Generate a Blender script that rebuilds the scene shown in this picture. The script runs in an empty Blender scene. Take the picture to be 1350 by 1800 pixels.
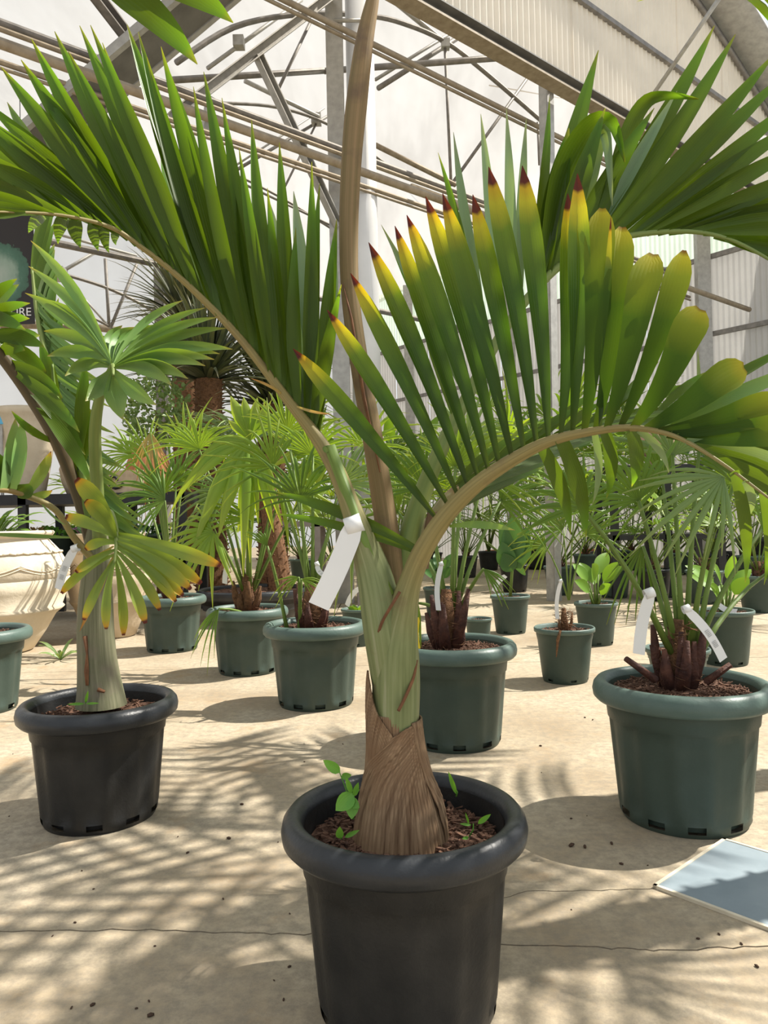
import bpy, math, random
from mathutils import Vector as Vec, Matrix
random.seed(7)
R = random.Random(11)
S = bpy.context.scene
COL = S.collection
# ---------------------------------------------------------------- camera
F = 1320.0; CH = 0.80
PITCH = math.radians(0.74); ROLL = math.radians(1.2)
cd = bpy.data.cameras.new('camera'); cam = bpy.data.objects.new('camera', cd); COL.objects.link(cam)
cd.sensor_fit = 'VERTICAL'; cd.sensor_height = 24.0; cd.lens = F/1800*24.0
cd.clip_start = 0.02; cd.clip_end = 200
MC = Matrix.Rotation(math.pi/2+PITCH, 4, 'X') @ Matrix.Rotation(-ROLL, 4, 'Z')
MC.translation = Vec((0, 0, CH)); cam.matrix_world = MC
S.camera = cam
CP = Vec((0, 0, CH)); M3 = MC.to_3x3()
def ray(px, py): return M3 @ Vec(((px-675)/F, (900-py)/F, -1.0))
def P(px, py, Y):                       # point at world depth Y
    d = ray(px, py); return CP + d*(Y/d.y)
def G(px, py, z=0.0):                   # point on a horizontal plane
    d = ray(px, py); return CP + d*((z-CH)/d.z)
D1 = Vec((.77, .637, 0)).normalized(); D2 = Vec((-.637, .77, 0)).normalized()
def HV(px, py, v):                      # point on the vertical plane v = const of the hall grid
    d = ray(px, py); return CP + d*((v-CP.dot(D2))/d.dot(D2))
def HU(px, py, u):
    d = ray(px, py); return CP + d*((u-CP.dot(D1))/d.dot(D1))
def UV3(u, v, z): return D1*u + D2*v + Vec((0, 0, z))
# ---------------------------------------------------------------- world, sun, exposure
w = bpy.data.worlds.new('sky'); S.world = w; w.use_nodes = True
bg = w.node_tree.nodes['Background']; bg.inputs[0].default_value = (.90, .95, 1.0, 1); bg.inputs[1].default_value = 0.85
sd = bpy.data.lights.new('sun', 'SUN'); sd.energy = 7.6; sd.angle = math.radians(0.6); sd.color = (1, .95, .86)
sun = bpy.data.objects.new('sun', sd); COL.objects.link(sun)
SUNV = Vec((math.cos(math.radians(52))*math.cos(math.radians(18)), math.cos(math.radians(52))*math.sin(math.radians(18)), math.sin(math.radians(52))))
sun.rotation_euler = SUNV.to_track_quat('Z', 'Y').to_euler(); sun.location = (6, 1, 12)
vs = S.view_settings; vs.view_transform = 'Standard'; vs.look = 'None'; vs.exposure = 0.22; vs.gamma = 1.0; vs.use_curve_mapping = False
# ---------------------------------------------------------------- materials
class NT:
    def __init__(s, name):
        s.m = bpy.data.materials.new(name); s.m.use_nodes = True; s.t = s.m.node_tree; s.t.nodes.clear()
        s.out = s.t.nodes.new('ShaderNodeOutputMaterial')
    def n(s, typ, **k):
        o = s.t.nodes.new(typ)
        for a, b in k.items():
            if a.startswith('i_'):
                key = a[2:]; key = int(key) if key.isdigit() else key
                o.inputs[key].default_value = b
            else: setattr(o, a, b)
        return o
    def l(s, a, b): s.t.links.new(a, b)
def c4(c): return (c[0], c[1], c[2], 1)
def ramp(t, fac, stops):
    r = t.n('ShaderNodeValToRGB'); e = r.color_ramp.elements
    while len(e) < len(stops): e.new(.5)
    for q, (p, c) in zip(e, stops): q.position = p; q.color = c4(c)
    t.l(fac, r.inputs[0]); return r.outputs[0]
def noise(t, scale, detail=4, vec=None, rough=.55):
    n_ = t.n('ShaderNodeTexNoise'); n_.inputs['Scale'].default_value = scale; n_.inputs['Detail'].default_value = detail; n_.inputs['Roughness'].default_value = rough
    if vec is not None: t.l(vec, n_.inputs['Vector'])
    return n_.outputs['Fac']
def mixc(t, f, a, b, mode='MIX'):
    m = t.n('ShaderNodeMix', data_type='RGBA', blend_type=mode)
    if isinstance(f, float): m.inputs[0].default_value = f
    else: t.l(f, m.inputs[0])
    for s_, i in ((a, 6), (b, 7)):
        if isinstance(s_, tuple): m.inputs[i].default_value = c4(s_)
        else: t.l(s_, m.inputs[i])
    return m.outputs[2]
def mth(t, op, a, b=None):
    m = t.n('ShaderNodeMath', operation=op)
    for i, v in enumerate((a, b)):
        if v is None: continue
        if isinstance(v, (int, float)): m.inputs[i].default_value = v
        else: t.l(v, m.inputs[i])
    return m.outputs[0]
def plain(name, col, rough=.6, var=.25, scale=12, bump=0.0, metal=0.0, spec=.4, col2=None, bscale=None):
    t = NT(name); tc = t.n('ShaderNodeTexCoord'); f = noise(t, scale, 5, tc.outputs['Object'])
    c2 = col2 or tuple(min(1, x*(1+var)) for x in col); c1 = tuple(x*(1-var) for x in col) if col2 is None else col
    cc = ramp(t, f, [(.3, c1), (.7, c2)])
    b = t.n('ShaderNodeBsdfPrincipled'); t.l(cc, b.inputs['Base Color']); b.inputs['Roughness'].default_value = rough
    b.inputs['Metallic'].default_value = metal; b.inputs['Specular IOR Level'].default_value = spec
    if bump:
        bn = t.n('ShaderNodeBump'); bn.inputs['Strength'].default_value = bump; bn.inputs['Distance'].default_value = .01
        t.l(noise(t, bscale or scale*4, 6, tc.outputs['Object']), bn.inputs['Height']); t.l(bn.outputs[0], b.inputs['Normal'])
    t.l(b.outputs[0], t.out.inputs[0]); return t.m
def leafmat(name, stops, trans=.35, veins=26.0, rough=.38, vein=.25, tcol=(1.35, 1.2, .30), var=.3, spec=.35):
    """stops: colour along the leaflet (UV v, base to tip); veins run lengthwise across UV u"""
    t = NT(name); uv = t.n('ShaderNodeUVMap'); sp = t.n('ShaderNodeSeparateXYZ'); t.l(uv.outputs[0], sp.inputs[0])
    oi = t.n('ShaderNodeObjectInfo'); tc = t.n('ShaderNodeTexCoord')
    nz = noise(t, 9, 4, tc.outputs['Object'])
    v = mth(t, 'ADD', sp.outputs[1], mth(t, 'MULTIPLY', mth(t, 'SUBTRACT', nz, .5), .10))
    base = ramp(t, v, stops)
    s_ = mth(t, 'ABSOLUTE', mth(t, 'SINE', mth(t, 'MULTIPLY', sp.outputs[0], veins)))
    dark = mixc(t, mth(t, 'MULTIPLY', mth(t, 'SUBTRACT', 1.0, s_), vein), base, (1.25, 1.25, 1.05), 'MULTIPLY')
    hv = t.n('ShaderNodeHueSaturation'); t.l(dark, hv.inputs['Color'])
    t.l(mth(t, 'ADD', mth(t, 'MULTIPLY', oi.outputs['Random'], var), 1-var*.5), hv.inputs['Value'])
    t.l(mth(t, 'ADD', mth(t, 'MULTIPLY', nz, .03), .487), hv.inputs['Hue'])
    b = t.n('ShaderNodeBsdfPrincipled'); t.l(hv.outputs[0], b.inputs['Base Color']); b.inputs['Roughness'].default_value = rough
    b.inputs['Specular IOR Level'].default_value = spec
    bn = t.n('ShaderNodeBump'); bn.inputs['Strength'].default_value = .16; bn.inputs['Distance'].default_value = .0015
    t.l(s_, bn.inputs['Height']); t.l(bn.outputs[0], b.inputs['Normal'])
    tr = t.n('ShaderNodeBsdfTranslucent'); t.l(mixc(t, 1.0, hv.outputs[0], tcol, 'MULTIPLY'), tr.inputs[0])
    gain = t.n('ShaderNodeMix', data_type='RGBA', blend_type='MULTIPLY'); 
    ms = t.n('ShaderNodeMixShader'); ms.inputs[0].default_value = trans
    t.l(b.outputs[0], ms.inputs[1]); t.l(tr.outputs[0], ms.inputs[2]); t.l(ms.outputs[0], t.out.inputs[0]); return t.m
def stripemat(name, c1, c2, freq, rough=.6, bump=.5, col3=None, spec=.3):
    """lengthwise fibres: stripes round the stem (UV u), blotches of col3"""
    t = NT(name); uv = t.n('ShaderNodeUVMap'); sp = t.n('ShaderNodeSeparateXYZ'); t.l(uv.outputs[0], sp.inputs[0]); tc = t.n('ShaderNodeTexCoord')
    mp = t.n('ShaderNodeMapping'); mp.inputs['Scale'].default_value = (freq, 2.0, 1); t.l(uv.outputs[0], mp.inputs[0])
    f = noise(t, 1.0, 5, mp.outputs[0]); cc = ramp(t, f, [(.32, c1), (.68, c2)])
    if col3: cc = mixc(t, ramp(t, noise(t, 14, 5, tc.outputs['Object']), [(.5, (0, 0, 0)), (.68, (.8, .8, .8))]), cc, col3)
    b = t.n('ShaderNodeBsdfPrincipled'); t.l(cc, b.inputs['Base Color']); b.inputs['Roughness'].default_value = rough; b.inputs['Specular IOR Level'].default_value = spec
    bn = t.n('ShaderNodeBump'); bn.inputs['Strength'].default_value = bump; bn.inputs['Distance'].default_value = .003; t.l(f, bn.inputs['Height']); t.l(bn.outputs[0], b.inputs['Normal'])
    t.l(b.outputs[0], t.out.inputs[0]); return t.m
g0, g1, g2 = (.04, .10, .010), (.080, .138, .012), (.10, .22, .03)
yel, brn = (.55, .48, .03), (.11, .018, .012)
M = {}
M['leaf'] = leafmat('palm_leaf', [(0, (.10, .17, .03)), (.12, g1), (.6, g1), (.9, (.12, .25, .03)), (1, (.28, .30, .05))], trans=.5)
M['leaf_tip'] = leafmat('palm_leaf_scorched_tip', [(0, (.05, .075, .015)), (.15, (.04, .085, .012)), (.55, (.06, .13, .015)), (.76, (.15, .24, .02)), (.87, (.50, .46, .03)), (.925, (.55, .36, .02)), (.94, brn), (1, brn)], trans=.45)
M['leaf_blunt'] = leafmat('palm_leaf_blunt_yellow', [(0, (.05, .075, .015)), (.15, (.04, .085, .012)), (.6, (.07, .14, .015)), (.85, (.26, .32, .03)), (.97, (.50, .46, .04)), (1, (.22, .10, .02))], trans=.5, rough=.6, spec=.2, vein=.08)
M['leaf_pale'] = leafmat('palm_leaf_pale_underside', [(0, (.16, .25, .12)), (.8, (.24, .35, .20)), (1, (.3, .36, .2))], trans=.25, rough=.5)
M['leaf_star'] = leafmat('palm_leaf_soft_green', [(0, (.20, .32, .08)), (.5, (.15, .27, .07)), (.9, (.22, .33, .09)), (1, (.35, .28, .08))], trans=.3, veins=40, var=.55)
M['leaf_yellow'] = leafmat('palm_leaf_yellowing', [(0, (.18, .27, .05)), (.65, (.22, .30, .055)), (.86, (.36, .37, .05)), (.95, (.55, .30, .03)), (.975, brn), (1, brn)], trans=.35, veins=30)
M['fan'] = leafmat('fan_leaf', [(0, (.12, .20, .03)), (.5, (.11, .21, .03)), (.9, (.16, .27, .04)), (1, (.25, .25, .06))], trans=.35, veins=9, vein=.4)
M['fan_bright'] = leafmat('fan_leaf_bright', [(0, (.20, .31, .035)), (.5, (.21, .34, .04)), (1, (.34, .42, .07))], trans=.42, veins=9, vein=.4)
M['fan_grey'] = leafmat('fan_leaf_grey_green', [(0, (.17, .26, .09)), (.6, (.20, .30, .11)), (1, (.27, .32, .12))], trans=.3, veins=9, vein=.4)
M['fan_dry'] = leafmat('fan_leaf_dry', [(0, (.40, .33, .10)), (.6, (.50, .33, .13)), (1, (.45, .20, .06))], trans=.3, veins=9)
M['broad'] = leafmat('broad_leaf', [(0, (.08, .18, .05)), (1, (.07, .16, .05))], trans=.25, veins=60, vein=.15)
M['broad_bright'] = leafmat('broad_leaf_bright', [(0, (.16, .30, .04)), (1, (.18, .33, .05))], trans=.4, veins=60, vein=.15)
M['weed'] = leafmat('seedling_leaf', [(0, (.13, .33, .05)), (1, (.17, .38, .06))], trans=.4, veins=20, vein=.15)
M['cycad'] = leafmat('cycad_leaf', [(0, (.07, .085, .045)), (.7, (.10, .12, .07)), (1, (.2, .18, .1))], trans=.1, veins=6)
M['rachis'] = stripemat('rachis_tan', (.20, .17, .06), (.30, .24, .09), 8, .5, .3, (.26, .15, .05))
def stalkmat(name):
    t = NT(name); uv = t.n('ShaderNodeUVMap'); sp = t.n('ShaderNodeSeparateXYZ'); t.l(uv.outputs[0], sp.inputs[0]); tc = t.n('ShaderNodeTexCoord')
    mp = t.n('ShaderNodeMapping'); mp.inputs['Scale'].default_value = (22, 5.0, 1); t.l(uv.outputs[0], mp.inputs[0]); f = noise(t, 1.0, 5, mp.outputs[0])
    a = ramp(t, f, [(.32, (.12, .15, .055)), (.55, (.20, .23, .10)), (.72, (.30, .31, .18))]); b = ramp(t, f, [(.32, (.19, .155, .055)), (.68, (.29, .235, .09))])
    cc = mixc(t, ramp(t, sp.outputs[1], [(.14, (0, 0, 0)), (.32, (1, 1, 1))]), a, b)
    cc = mixc(t, ramp(t, noise(t, 16, 5, tc.outputs['Object']), [(.55, (0, 0, 0)), (.7, (.6, .6, .6))]), cc, (.17, .12, .06))
    bs_ = t.n('ShaderNodeBsdfPrincipled'); t.l(cc, bs_.inputs['Base Color']); bs_.inputs['Roughness'].default_value = .55; bs_.inputs['Specular IOR Level'].default_value = .3
    bn = t.n('ShaderNodeBump'); bn.inputs['Strength'].default_value = .4; bn.inputs['Distance'].default_value = .002; t.l(f, bn.inputs['Height']); t.l(bn.outputs[0], bs_.inputs['Normal']); t.l(bs_.outputs[0], t.out.inputs[0]); return t.m
M['stalk'] = stalkmat('leaf_stalk_two_tone')
M['rachis_g'] = stripemat('rachis_green', (.14, .20, .05), (.22, .26, .07), 8, .5, .3)
M['petiole'] = stripemat('petiole_green', (.10, .17, .03), (.17, .24, .05), 6, .5, .3)
M['rachis_d'] = stripemat('rachis_dark', (.05, .045, .02), (.12, .08, .04), 8, .5, .3)
M['spear'] = stripemat('spear_brown', (.16, .12, .05), (.27, .18, .09), 18, .75, .5, (.13, .085, .055))
M['shaft'] = stripemat('crownshaft_green', (.13, .15, .055), (.24, .26, .12), 34, .55, .35, (.15, .12, .07))
M['sheath'] = stripemat('dry_sheath', (.11, .06, .03), (.34, .225, .13), 70, .8, 1.0, (.20, .115, .06))
M['sheath_edge'] = plain('sheath_edge_brown', (.16, .07, .03), .8, .4, 40)
M['bottle'] = stripemat('bottle_trunk', (.11, .115, .06), (.22, .21, .13), 40, .8, .7, (.20, .17, .12))
M['soil'] = plain('soil', (.06, .028, .018), .95, .6, 60, .9, col2=(.20, .105, .065), bscale=90)
M['fibre'] = plain('brown_fibre', (.10, .05, .025), .95, .5, 60, .8, col2=(.26, .13, .06))
M['stump'] = plain('leaf_base_maroon', (.035, .013, .011), .7, .5, 30, .5, col2=(.13, .05, .03))
M['potblack'] = plain('black_plastic', (.012, .013, .014), .42, .3, 9, .12, spec=.28, col2=(.032, .031, .029), bscale=140)
M['potblackrim'] = plain('black_plastic_rim', (.014, .016, .019), .36, .3, 9, .10, spec=.4, col2=(.035, .038, .042), bscale=140)
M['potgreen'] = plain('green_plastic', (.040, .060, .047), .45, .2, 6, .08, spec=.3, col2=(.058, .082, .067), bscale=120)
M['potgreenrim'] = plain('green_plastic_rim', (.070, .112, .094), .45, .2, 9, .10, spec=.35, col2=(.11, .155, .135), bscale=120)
M['terracotta'] = plain('terracotta', (.48, .19, .09), .85, .2, 12, .2)
M['urn'] = plain('cream_clay', (.56, .47, .34), .85, .12, 5, .25, col2=(.70, .61, .47), bscale=40)
M['urn2'] = plain('sand_clay', (.42, .33, .22), .85, .12, 5, .25, col2=(.56, .46, .33), bscale=40)
M['pink'] = plain('pink_clay', (.50, .31, .24), .85, .15, 8, .2)
M['tag'] = plain('white_label', (.78, .78, .77), .45, .03, 6, spec=.4)
M['print'] = plain('grey_print', (.40, .40, .40), .6, .2, 50)
M['yellow'] = plain('yellow_label', (.80, .62, .02), .5, .08, 6)
M['steel'] = plain('galvanised_steel', (.34, .33, .31), .5, .15, 15, .1, metal=.35, col2=(.46, .45, .42))
M['steel_d'] = plain('weathered_steel', (.17, .16, .15), .55, .2, 12, .1, metal=.3, col2=(.28, .26, .24))
M['steel_b'] = plain('rusty_pipe', (.24, .19, .13), .6, .2, 14, .1, metal=.15, col2=(.36, .30, .22))
M['wpipe'] = plain('white_pipe', (.72, .73, .75), .45, .05, 4)
M['gutter'] = plain('dark_gutter', (.14, .135, .12), .6, .2, 6, .1)
M['blackmetal'] = plain('black_metal', (.02, .02, .022), .5, .3, 10)
M['greymetal'] = plain('grey_bench', (.25, .22, .20), .6, .2, 10)
M['plate'] = plain('blue_grey_plate', (.20, .25, .28), .5, .12, 7, .1, spec=.5, col2=(.27, .32, .35))
M['trimcream'] = plain('cream_edging', (.62, .55, .42), .7, .15, 20)
M['wood'] = plain('pale_wood', (.55, .42, .28), .8, .2, 10)
M['chip'] = plain('dry_debris', (.07, .04, .025), .9, .4, 30)
def floormat():
    t = NT('worn_concrete'); tc = t.n('ShaderNodeTexCoord'); o = tc.outputs['Object']
    a = ramp(t, noise(t, 1.3, 6, o, .65), [(.30, (.28, .205, .125)), (.5, (.42, .345, .24)), (.72, (.51, .445, .34))])
    a = mixc(t, ramp(t, noise(t, 34, 7, o, .8), [(.40, (0, 0, 0)), (.62, (.75, .75, .75))]), a, (.24, .205, .155))
    a = mixc(t, ramp(t, noise(t, 3.3, 6, o, .7), [(.56, (0, 0, 0)), (.7, (.6, .6, .6))]), a, (.33, .22, .115))
    b = t.n('ShaderNodeBsdfPrincipled'); t.l(a, b.inputs['Base Color']); b.inputs['Roughness'].default_value = .8; b.inputs['Specular IOR Level'].default_value = .25
    bn = t.n('ShaderNodeBump'); bn.inputs['Strength'].default_value = .35; bn.inputs['Distance'].default_value = .004; t.l(noise(t, 70, 6, o, .7), bn.inputs['Height']); t.l(bn.outputs[0], b.inputs['Normal'])
    t.l(b.outputs[0], t.out.inputs[0]); return t.m
M['floor'] = floormat()
M['crack'] = plain('crack_earth', (.07, .045, .03), .95, .3, 30)
def filmmat():
    t = NT('greenhouse_film'); tc = t.n('ShaderNodeTexCoord'); mp = t.n('ShaderNodeMapping'); mp.inputs['Scale'].default_value = (1, .25, .6); mp.inputs['Rotation'].default_value = (0, 0, -.69); t.l(tc.outputs['Object'], mp.inputs[0])
    f = noise(t, 1.6, 5, mp.outputs[0], .6); cc = ramp(t, f, [(.32, (.30, .25, .19)), (.5, (.44, .39, .33)), (.7, (.53, .49, .44))])
    tr = t.n('ShaderNodeBsdfTranslucent'); t.l(cc, tr.inputs[0]); df = t.n('ShaderNodeBsdfDiffuse'); t.l(cc, df.inputs[0])
    bn = t.n('ShaderNodeBump'); bn.inputs['Strength'].default_value = .4; bn.inputs['Distance'].default_value = .05; t.l(noise(t, 3.2, 5, mp.outputs[0]), bn.inputs['Height']); t.l(bn.outputs[0], tr.inputs['Normal'])
    m1 = t.n('ShaderNodeMixShader'); m1.inputs[0].default_value = .25; t.l(tr.outputs[0], m1.inputs[1]); t.l(df.outputs[0], m1.inputs[2])
    tp = t.n('ShaderNodeBsdfTransparent'); tp.inputs[0].default_value = (1, .97, .92, 1)
    m2 = t.n('ShaderNodeMixShader'); m2.inputs[0].default_value = .60; t.l(m1.outputs[0], m2.inputs[1]); t.l(tp.outputs[0], m2.inputs[2]); t.l(m2.outputs[0], t.out.inputs[0]); return t.m
M['film'] = filmmat()
def sheetmat(name, col, tr_=.45):
    t = NT(name); tc = t.n('ShaderNodeTexCoord'); cc = ramp(t, noise(t, 2.0, 4, tc.outputs['Object']), [(.3, tuple(x*.86 for x in col)), (.7, col)])
    b = t.n('ShaderNodeBsdfPrincipled'); t.l(cc, b.inputs['Base Color']); b.inputs['Roughness'].default_value = .45
    tr = t.n('ShaderNodeBsdfTranslucent'); t.l(cc, tr.inputs[0]); m = t.n('ShaderNodeMixShader'); m.inputs[0].default_value = tr_
    t.l(b.outputs[0], m.inputs[1]); t.l(tr.outputs[0], m.inputs[2]); t.l(m.outputs[0], t.out.inputs[0]); return t.m
M['sheet'] = sheetmat('corrugated_cream', (.92, .85, .74), .5)
M['sheet_g'] = sheetmat('corrugated_grey', (.50, .49, .47), .35)
M['sheet_m'] = sheetmat('corrugated_mint', (.66, .76, .66), .55)
# ---------------------------------------------------------------- object helpers
ORG = {}
def org(o): return ORG.get(o.name, Vec((0, 0, 0))) if o else Vec((0, 0, 0))
def put(name, verts, faces, mat, parent=None, smooth=True, uv=None, origin=None, kind=None):
    og = org(parent) if parent else (Vec(origin) if origin is not None else Vec((0, 0, 0)))
    me = bpy.data.meshes.new(name); me.from_pydata([tuple(Vec(v)-og) for v in verts], [], faces)
    if uv:
        l = me.uv_layers.new(name='UVMap')
        for lp in me.loops: l.data[lp.index].uv = uv[lp.vertex_index]
    me.materials.append(M[mat] if isinstance(mat, str) else mat)
    if smooth:
        for p in me.polygons: p.use_smooth = True
    o = bpy.data.objects.new(name, me); COL.objects.link(o)
    if parent: o.parent = parent
    else: o.location = og
    ORG[o.name] = og
    if kind: o['kind'] = kind
    return o
def thing(name, label, cat, loc, group=None):
    o = bpy.data.objects.new(name, None); COL.objects.link(o); o.location = loc; o.empty_display_size = .1
    ORG[o.name] = Vec(loc); return tag(o, label, cat, group)
def tag(o, label, cat, group=None):
    o['label'] = label; o['category'] = cat
    if group: o['group'] = group
    return o
def struct(name, loc=(0, 0, 0)):
    o = bpy.data.objects.new(name, None); COL.objects.link(o); o.location = loc; ORG[o.name] = Vec(loc); o['kind'] = 'structure'; return o
def copy_tree(o, parent=None):
    c = o.copy(); COL.objects.link(c)
    if parent: c.parent = parent
    for ch in list(o.children): copy_tree(ch, c)
    ORG[c.name] = org(o); return c
class MB:
    def __init__(s): s.v = []; s.f = []; s.uv = []
    def add(s, g):
        v, f, uv = g; b = len(s.v); s.v += [Vec(x) for x in v]; s.f += [tuple(i+b for i in q) for q in f]; s.uv += uv if uv else [(0, 0)]*len(v); return s
    def put(s, name, mat, parent=None, **k): return put(name, s.v, s.f, mat, parent, uv=s.uv, **k)
def smoothpts(pts, n):
    """Catmull-Rom through points (tuples of floats), n samples per span"""
    pts = [tuple(p) for p in pts]; out = []
    for i in range(len(pts)-1):
        p0 = pts[max(i-1, 0)]; p1 = pts[i]; p2 = pts[i+1]; p3 = pts[min(i+2, len(pts)-1)]
        for k in range(n):
            t = k/n
            out.append(tuple(.5*((2*b)+(-a+c)*t+(2*a-5*b+4*c-d)*t*t+(-a+3*b-3*c+d)*t**3) for a, b, c, d in zip(p0, p1, p2, p3)))
    out.append(pts[-1]); return out
def tube(pts, rad, n=8, cap=True, flat=1.0, wob=0.0):
    pts = [Vec(p) for p in pts]; m = len(pts); rad = rad if isinstance(rad, (list, tuple)) else [rad]*m
    v, f, uv = [], [], []; up = None
    for i, p in enumerate(pts):
        t = (pts[min(i+1, m-1)]-pts[max(i-1, 0)]).normalized()
        if up is None:
            h = Vec((0, 0, 1)) if abs(t.z) < .9 else Vec((0, 1, 0)); up = (h-t*h.dot(t)).normalized()
        else: up = (up-t*up.dot(t)).normalized()
        sd_ = t.cross(up)
        for k in range(n+1):
            a = 2*math.pi*k/n; r = rad[i]*(1+wob*math.sin(k*5.3+i*1.7))
            v.append(p+sd_*math.cos(a)*r+up*math.sin(a)*r*flat); uv.append((k/n, i/(m-1)))
    for i in range(m-1):
        for k in range(n): a = i*(n+1)+k; f.append((a, a+1, a+n+2, a+n+1))
    if cap:
        f.append(tuple(range(n))[::-1]); f.append(tuple((m-1)*(n+1)+k for k in range(n)))
    return v, f, uv
def box(a, b):
    x0, y0, z0 = a; x1, y1, z1 = b
    return ([Vec(p) for p in ((x0,y0,z0),(x1,y0,z0),(x1,y1,z0),(x0,y1,z0),(x0,y0,z1),(x1,y0,z1),(x1,y1,z1),(x0,y1,z1))],
            [(0,3,2,1),(4,5,6,7),(0,1,5,4),(1,2,6,5),(2,3,7,6),(3,0,4,7)], None)
def beam(a, b, w_, h_, up=Vec((0, 0, 1))):
    a, b = Vec(a), Vec(b); t = (b-a).normalized(); s_ = t.cross(up)
    if s_.length < .01: s_ = t.cross(Vec((0, 1, 0)))
    s_.normalize(); u = s_.cross(t)
    v = [p+s_*x*w_/2+u*y*h_/2 for p in (a, b) for x, y in ((-1,-1),(1,-1),(1,1),(-1,1))]
    return v, [(0,1,2,3),(7,6,5,4),(0,4,5,1),(1,5,6,2),(2,6,7,3),(3,7,4,0)], None
def channel(a, b, w_, h_, t_=.012, up=Vec((0, 0, 1))):
    """C-section: web plus two flanges"""
    a, b = Vec(a), Vec(b); t = (b-a).normalized(); s_ = t.cross(up)
    if s_.length < .01: s_ = t.cross(Vec((0, 1, 0)))
    s_.normalize(); u = s_.cross(t); m = MB()
    m.add(beam(a, b, t_, h_, up)); 
    for k in (-1, 1): o = u*k*(h_/2-t_/2)+s_*(w_/2); m.add(beam(a+o, b+o, w_, t_, up))
    return m.v, m.f, m.uv
def lathe(c, prof, n=48, flute=None):
    v, f, uv = [], [], []; m = len(prof)
    for i, (r, z) in enumerate(prof):
        for k in range(n+1):
            a = 2*math.pi*k/n; rr = r*(flute(a, i, z) if flute else 1)
            v.append(Vec((c[0]+rr*math.cos(a), c[1]+rr*math.sin(a), c[2]+z))); uv.append((k/n, i/(m-1)))
    for i in range(m-1):
        for k in range(n): a = i*(n+1)+k; f.append((a, a+1, a+n+2, a+n+1))
    return v, f, uv
def leaflet(b, t, width, bow=Vec((0, 0, 0)), fold=.22, n=10, twist=0.0, base=.35, peak=.42, blunt=0.0, nrm=None, curl=None, pw=2.6):
    """one folded blade from base b to tip t; bow bends the middle, curl (vector) bends the last third over"""
    b, t = Vec(b), Vec(t); c = []
    for i in range(n+1):
        s = i/n; p = b+(t-b)*s+bow*(4*s*(1-s))
        if curl is not None and s > .66: p = p+curl*((s-.66)/.34)**2
        c.append(p)
    v, f, uv = [], [], []
    for i, p in enumerate(c):
        s = i/n; tg = (c[min(i+1, n)]-c[max(i-1, 0)]).normalized()
        nr = (nrm if nrm is not None else (CP-p)).normalized(); nr = (nr-tg*nr.dot(tg)).normalized()
        sd_ = tg.cross(nr); a = twist*(1-s*.6)
        sd_, nr = sd_*math.cos(a)+nr*math.sin(a), nr*math.cos(a)-sd_*math.sin(a)
        w_ = base+(1-base)*min(1, s/peak)**.9 if s < peak else 1-(((s-peak)/(1-peak))**pw)*(1-blunt)
        w_ = max(w_, .03)*width/2
        v += [p-sd_*w_+nr*fold*w_, p-nr*fold*w_*.4, p+sd_*w_+nr*fold*w_]; uv += [(0, s), (.5, s), (1, s)]
    for i in range(n):
        for k in (0, 1): a = i*3+k; f.append((a, a+1, a+4, a+3))
    return v, f, uv
def broadleaf(b, t, width, nrm=None, cup=.25, n=8, sag=.0):
    b, t = Vec(b), Vec(t); v, f, uv = [], [], []; L = (t-b).length
    for i in range(n+1):
        s = i/n; p = b+(t-b)*s+Vec((0, 0, -sag*L*s*s)); tg = (t-b).normalized()
        nr = (nrm if nrm is not None else (CP-p)).normalized(); nr = (nr-tg*nr.dot(tg)).normalized(); sd_ = tg.cross(nr)
        w_ = width/2*max(.02, math.sin(math.pi*min(1, s**.8))**.75)
        for k in range(-2, 3): q = k/2; v.append(p+sd_*w_*q+nr*cup*w_*q*q); uv.append((q*.5+.5, s))
    for i in range(n):
        for k in range(4): a = i*5+k; f.append((a, a+1, a+6, a+5))
    return v, f, uv
# ---------------------------------------------------------------- floor
fl = struct('floor')
put('earth_bed', [(-14, -3, -.012), (16, -3, -.012), (16, 26, -.012), (-14, 26, -.012)], [(0, 1, 2, 3)], 'crack', fl, False)
def jag(pts, n, amp, seed):
    r = random.Random(seed); out = []
    for i in range(len(pts)-1):
        for k in range(n):
            s = k/n; p = Vec(pts[i]).lerp(Vec(pts[i+1]), s)
            if not (i == 0 and k == 0): p = p+Vec((0, r.uniform(-amp, amp), 0))
            out.append(p)
    out.append(Vec(pts[-1])); return out
K1 = [G(0, 1637), G(220, 1634), G(420, 1640), G(550, 1642), G(700, 1648), G(880, 1660), G(1050, 1666), G(1160, 1671), G(1350, 1663)]
lo = [Vec((-4, K1[0].y+.05, 0))] + jag(K1, 9, .004, 3) + [Vec((4, K1[-1].y-.1, 0))]
jn = len(lo)//2
gapw = .0022
def slab(name, poly):
    v = [Vec((p.x, p.y, 0)) for p in poly]+[Vec((p.x, p.y, -.03)) for p in poly]; n = len(poly)
    f = [tuple(range(n))]+[(i, i+n, (i+1) % n+n, (i+1) % n) for i in range(n)]
    return put(name, v, f, 'floor', fl, False)
dn = [p+Vec((0, -gapw, 0)) for p in lo]; upp = [p+Vec((0, gapw, 0)) for p in lo]
slab('concrete_slab', [Vec((-4, -1, 0)), Vec((4, -1, 0))]+dn[::-1])
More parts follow.
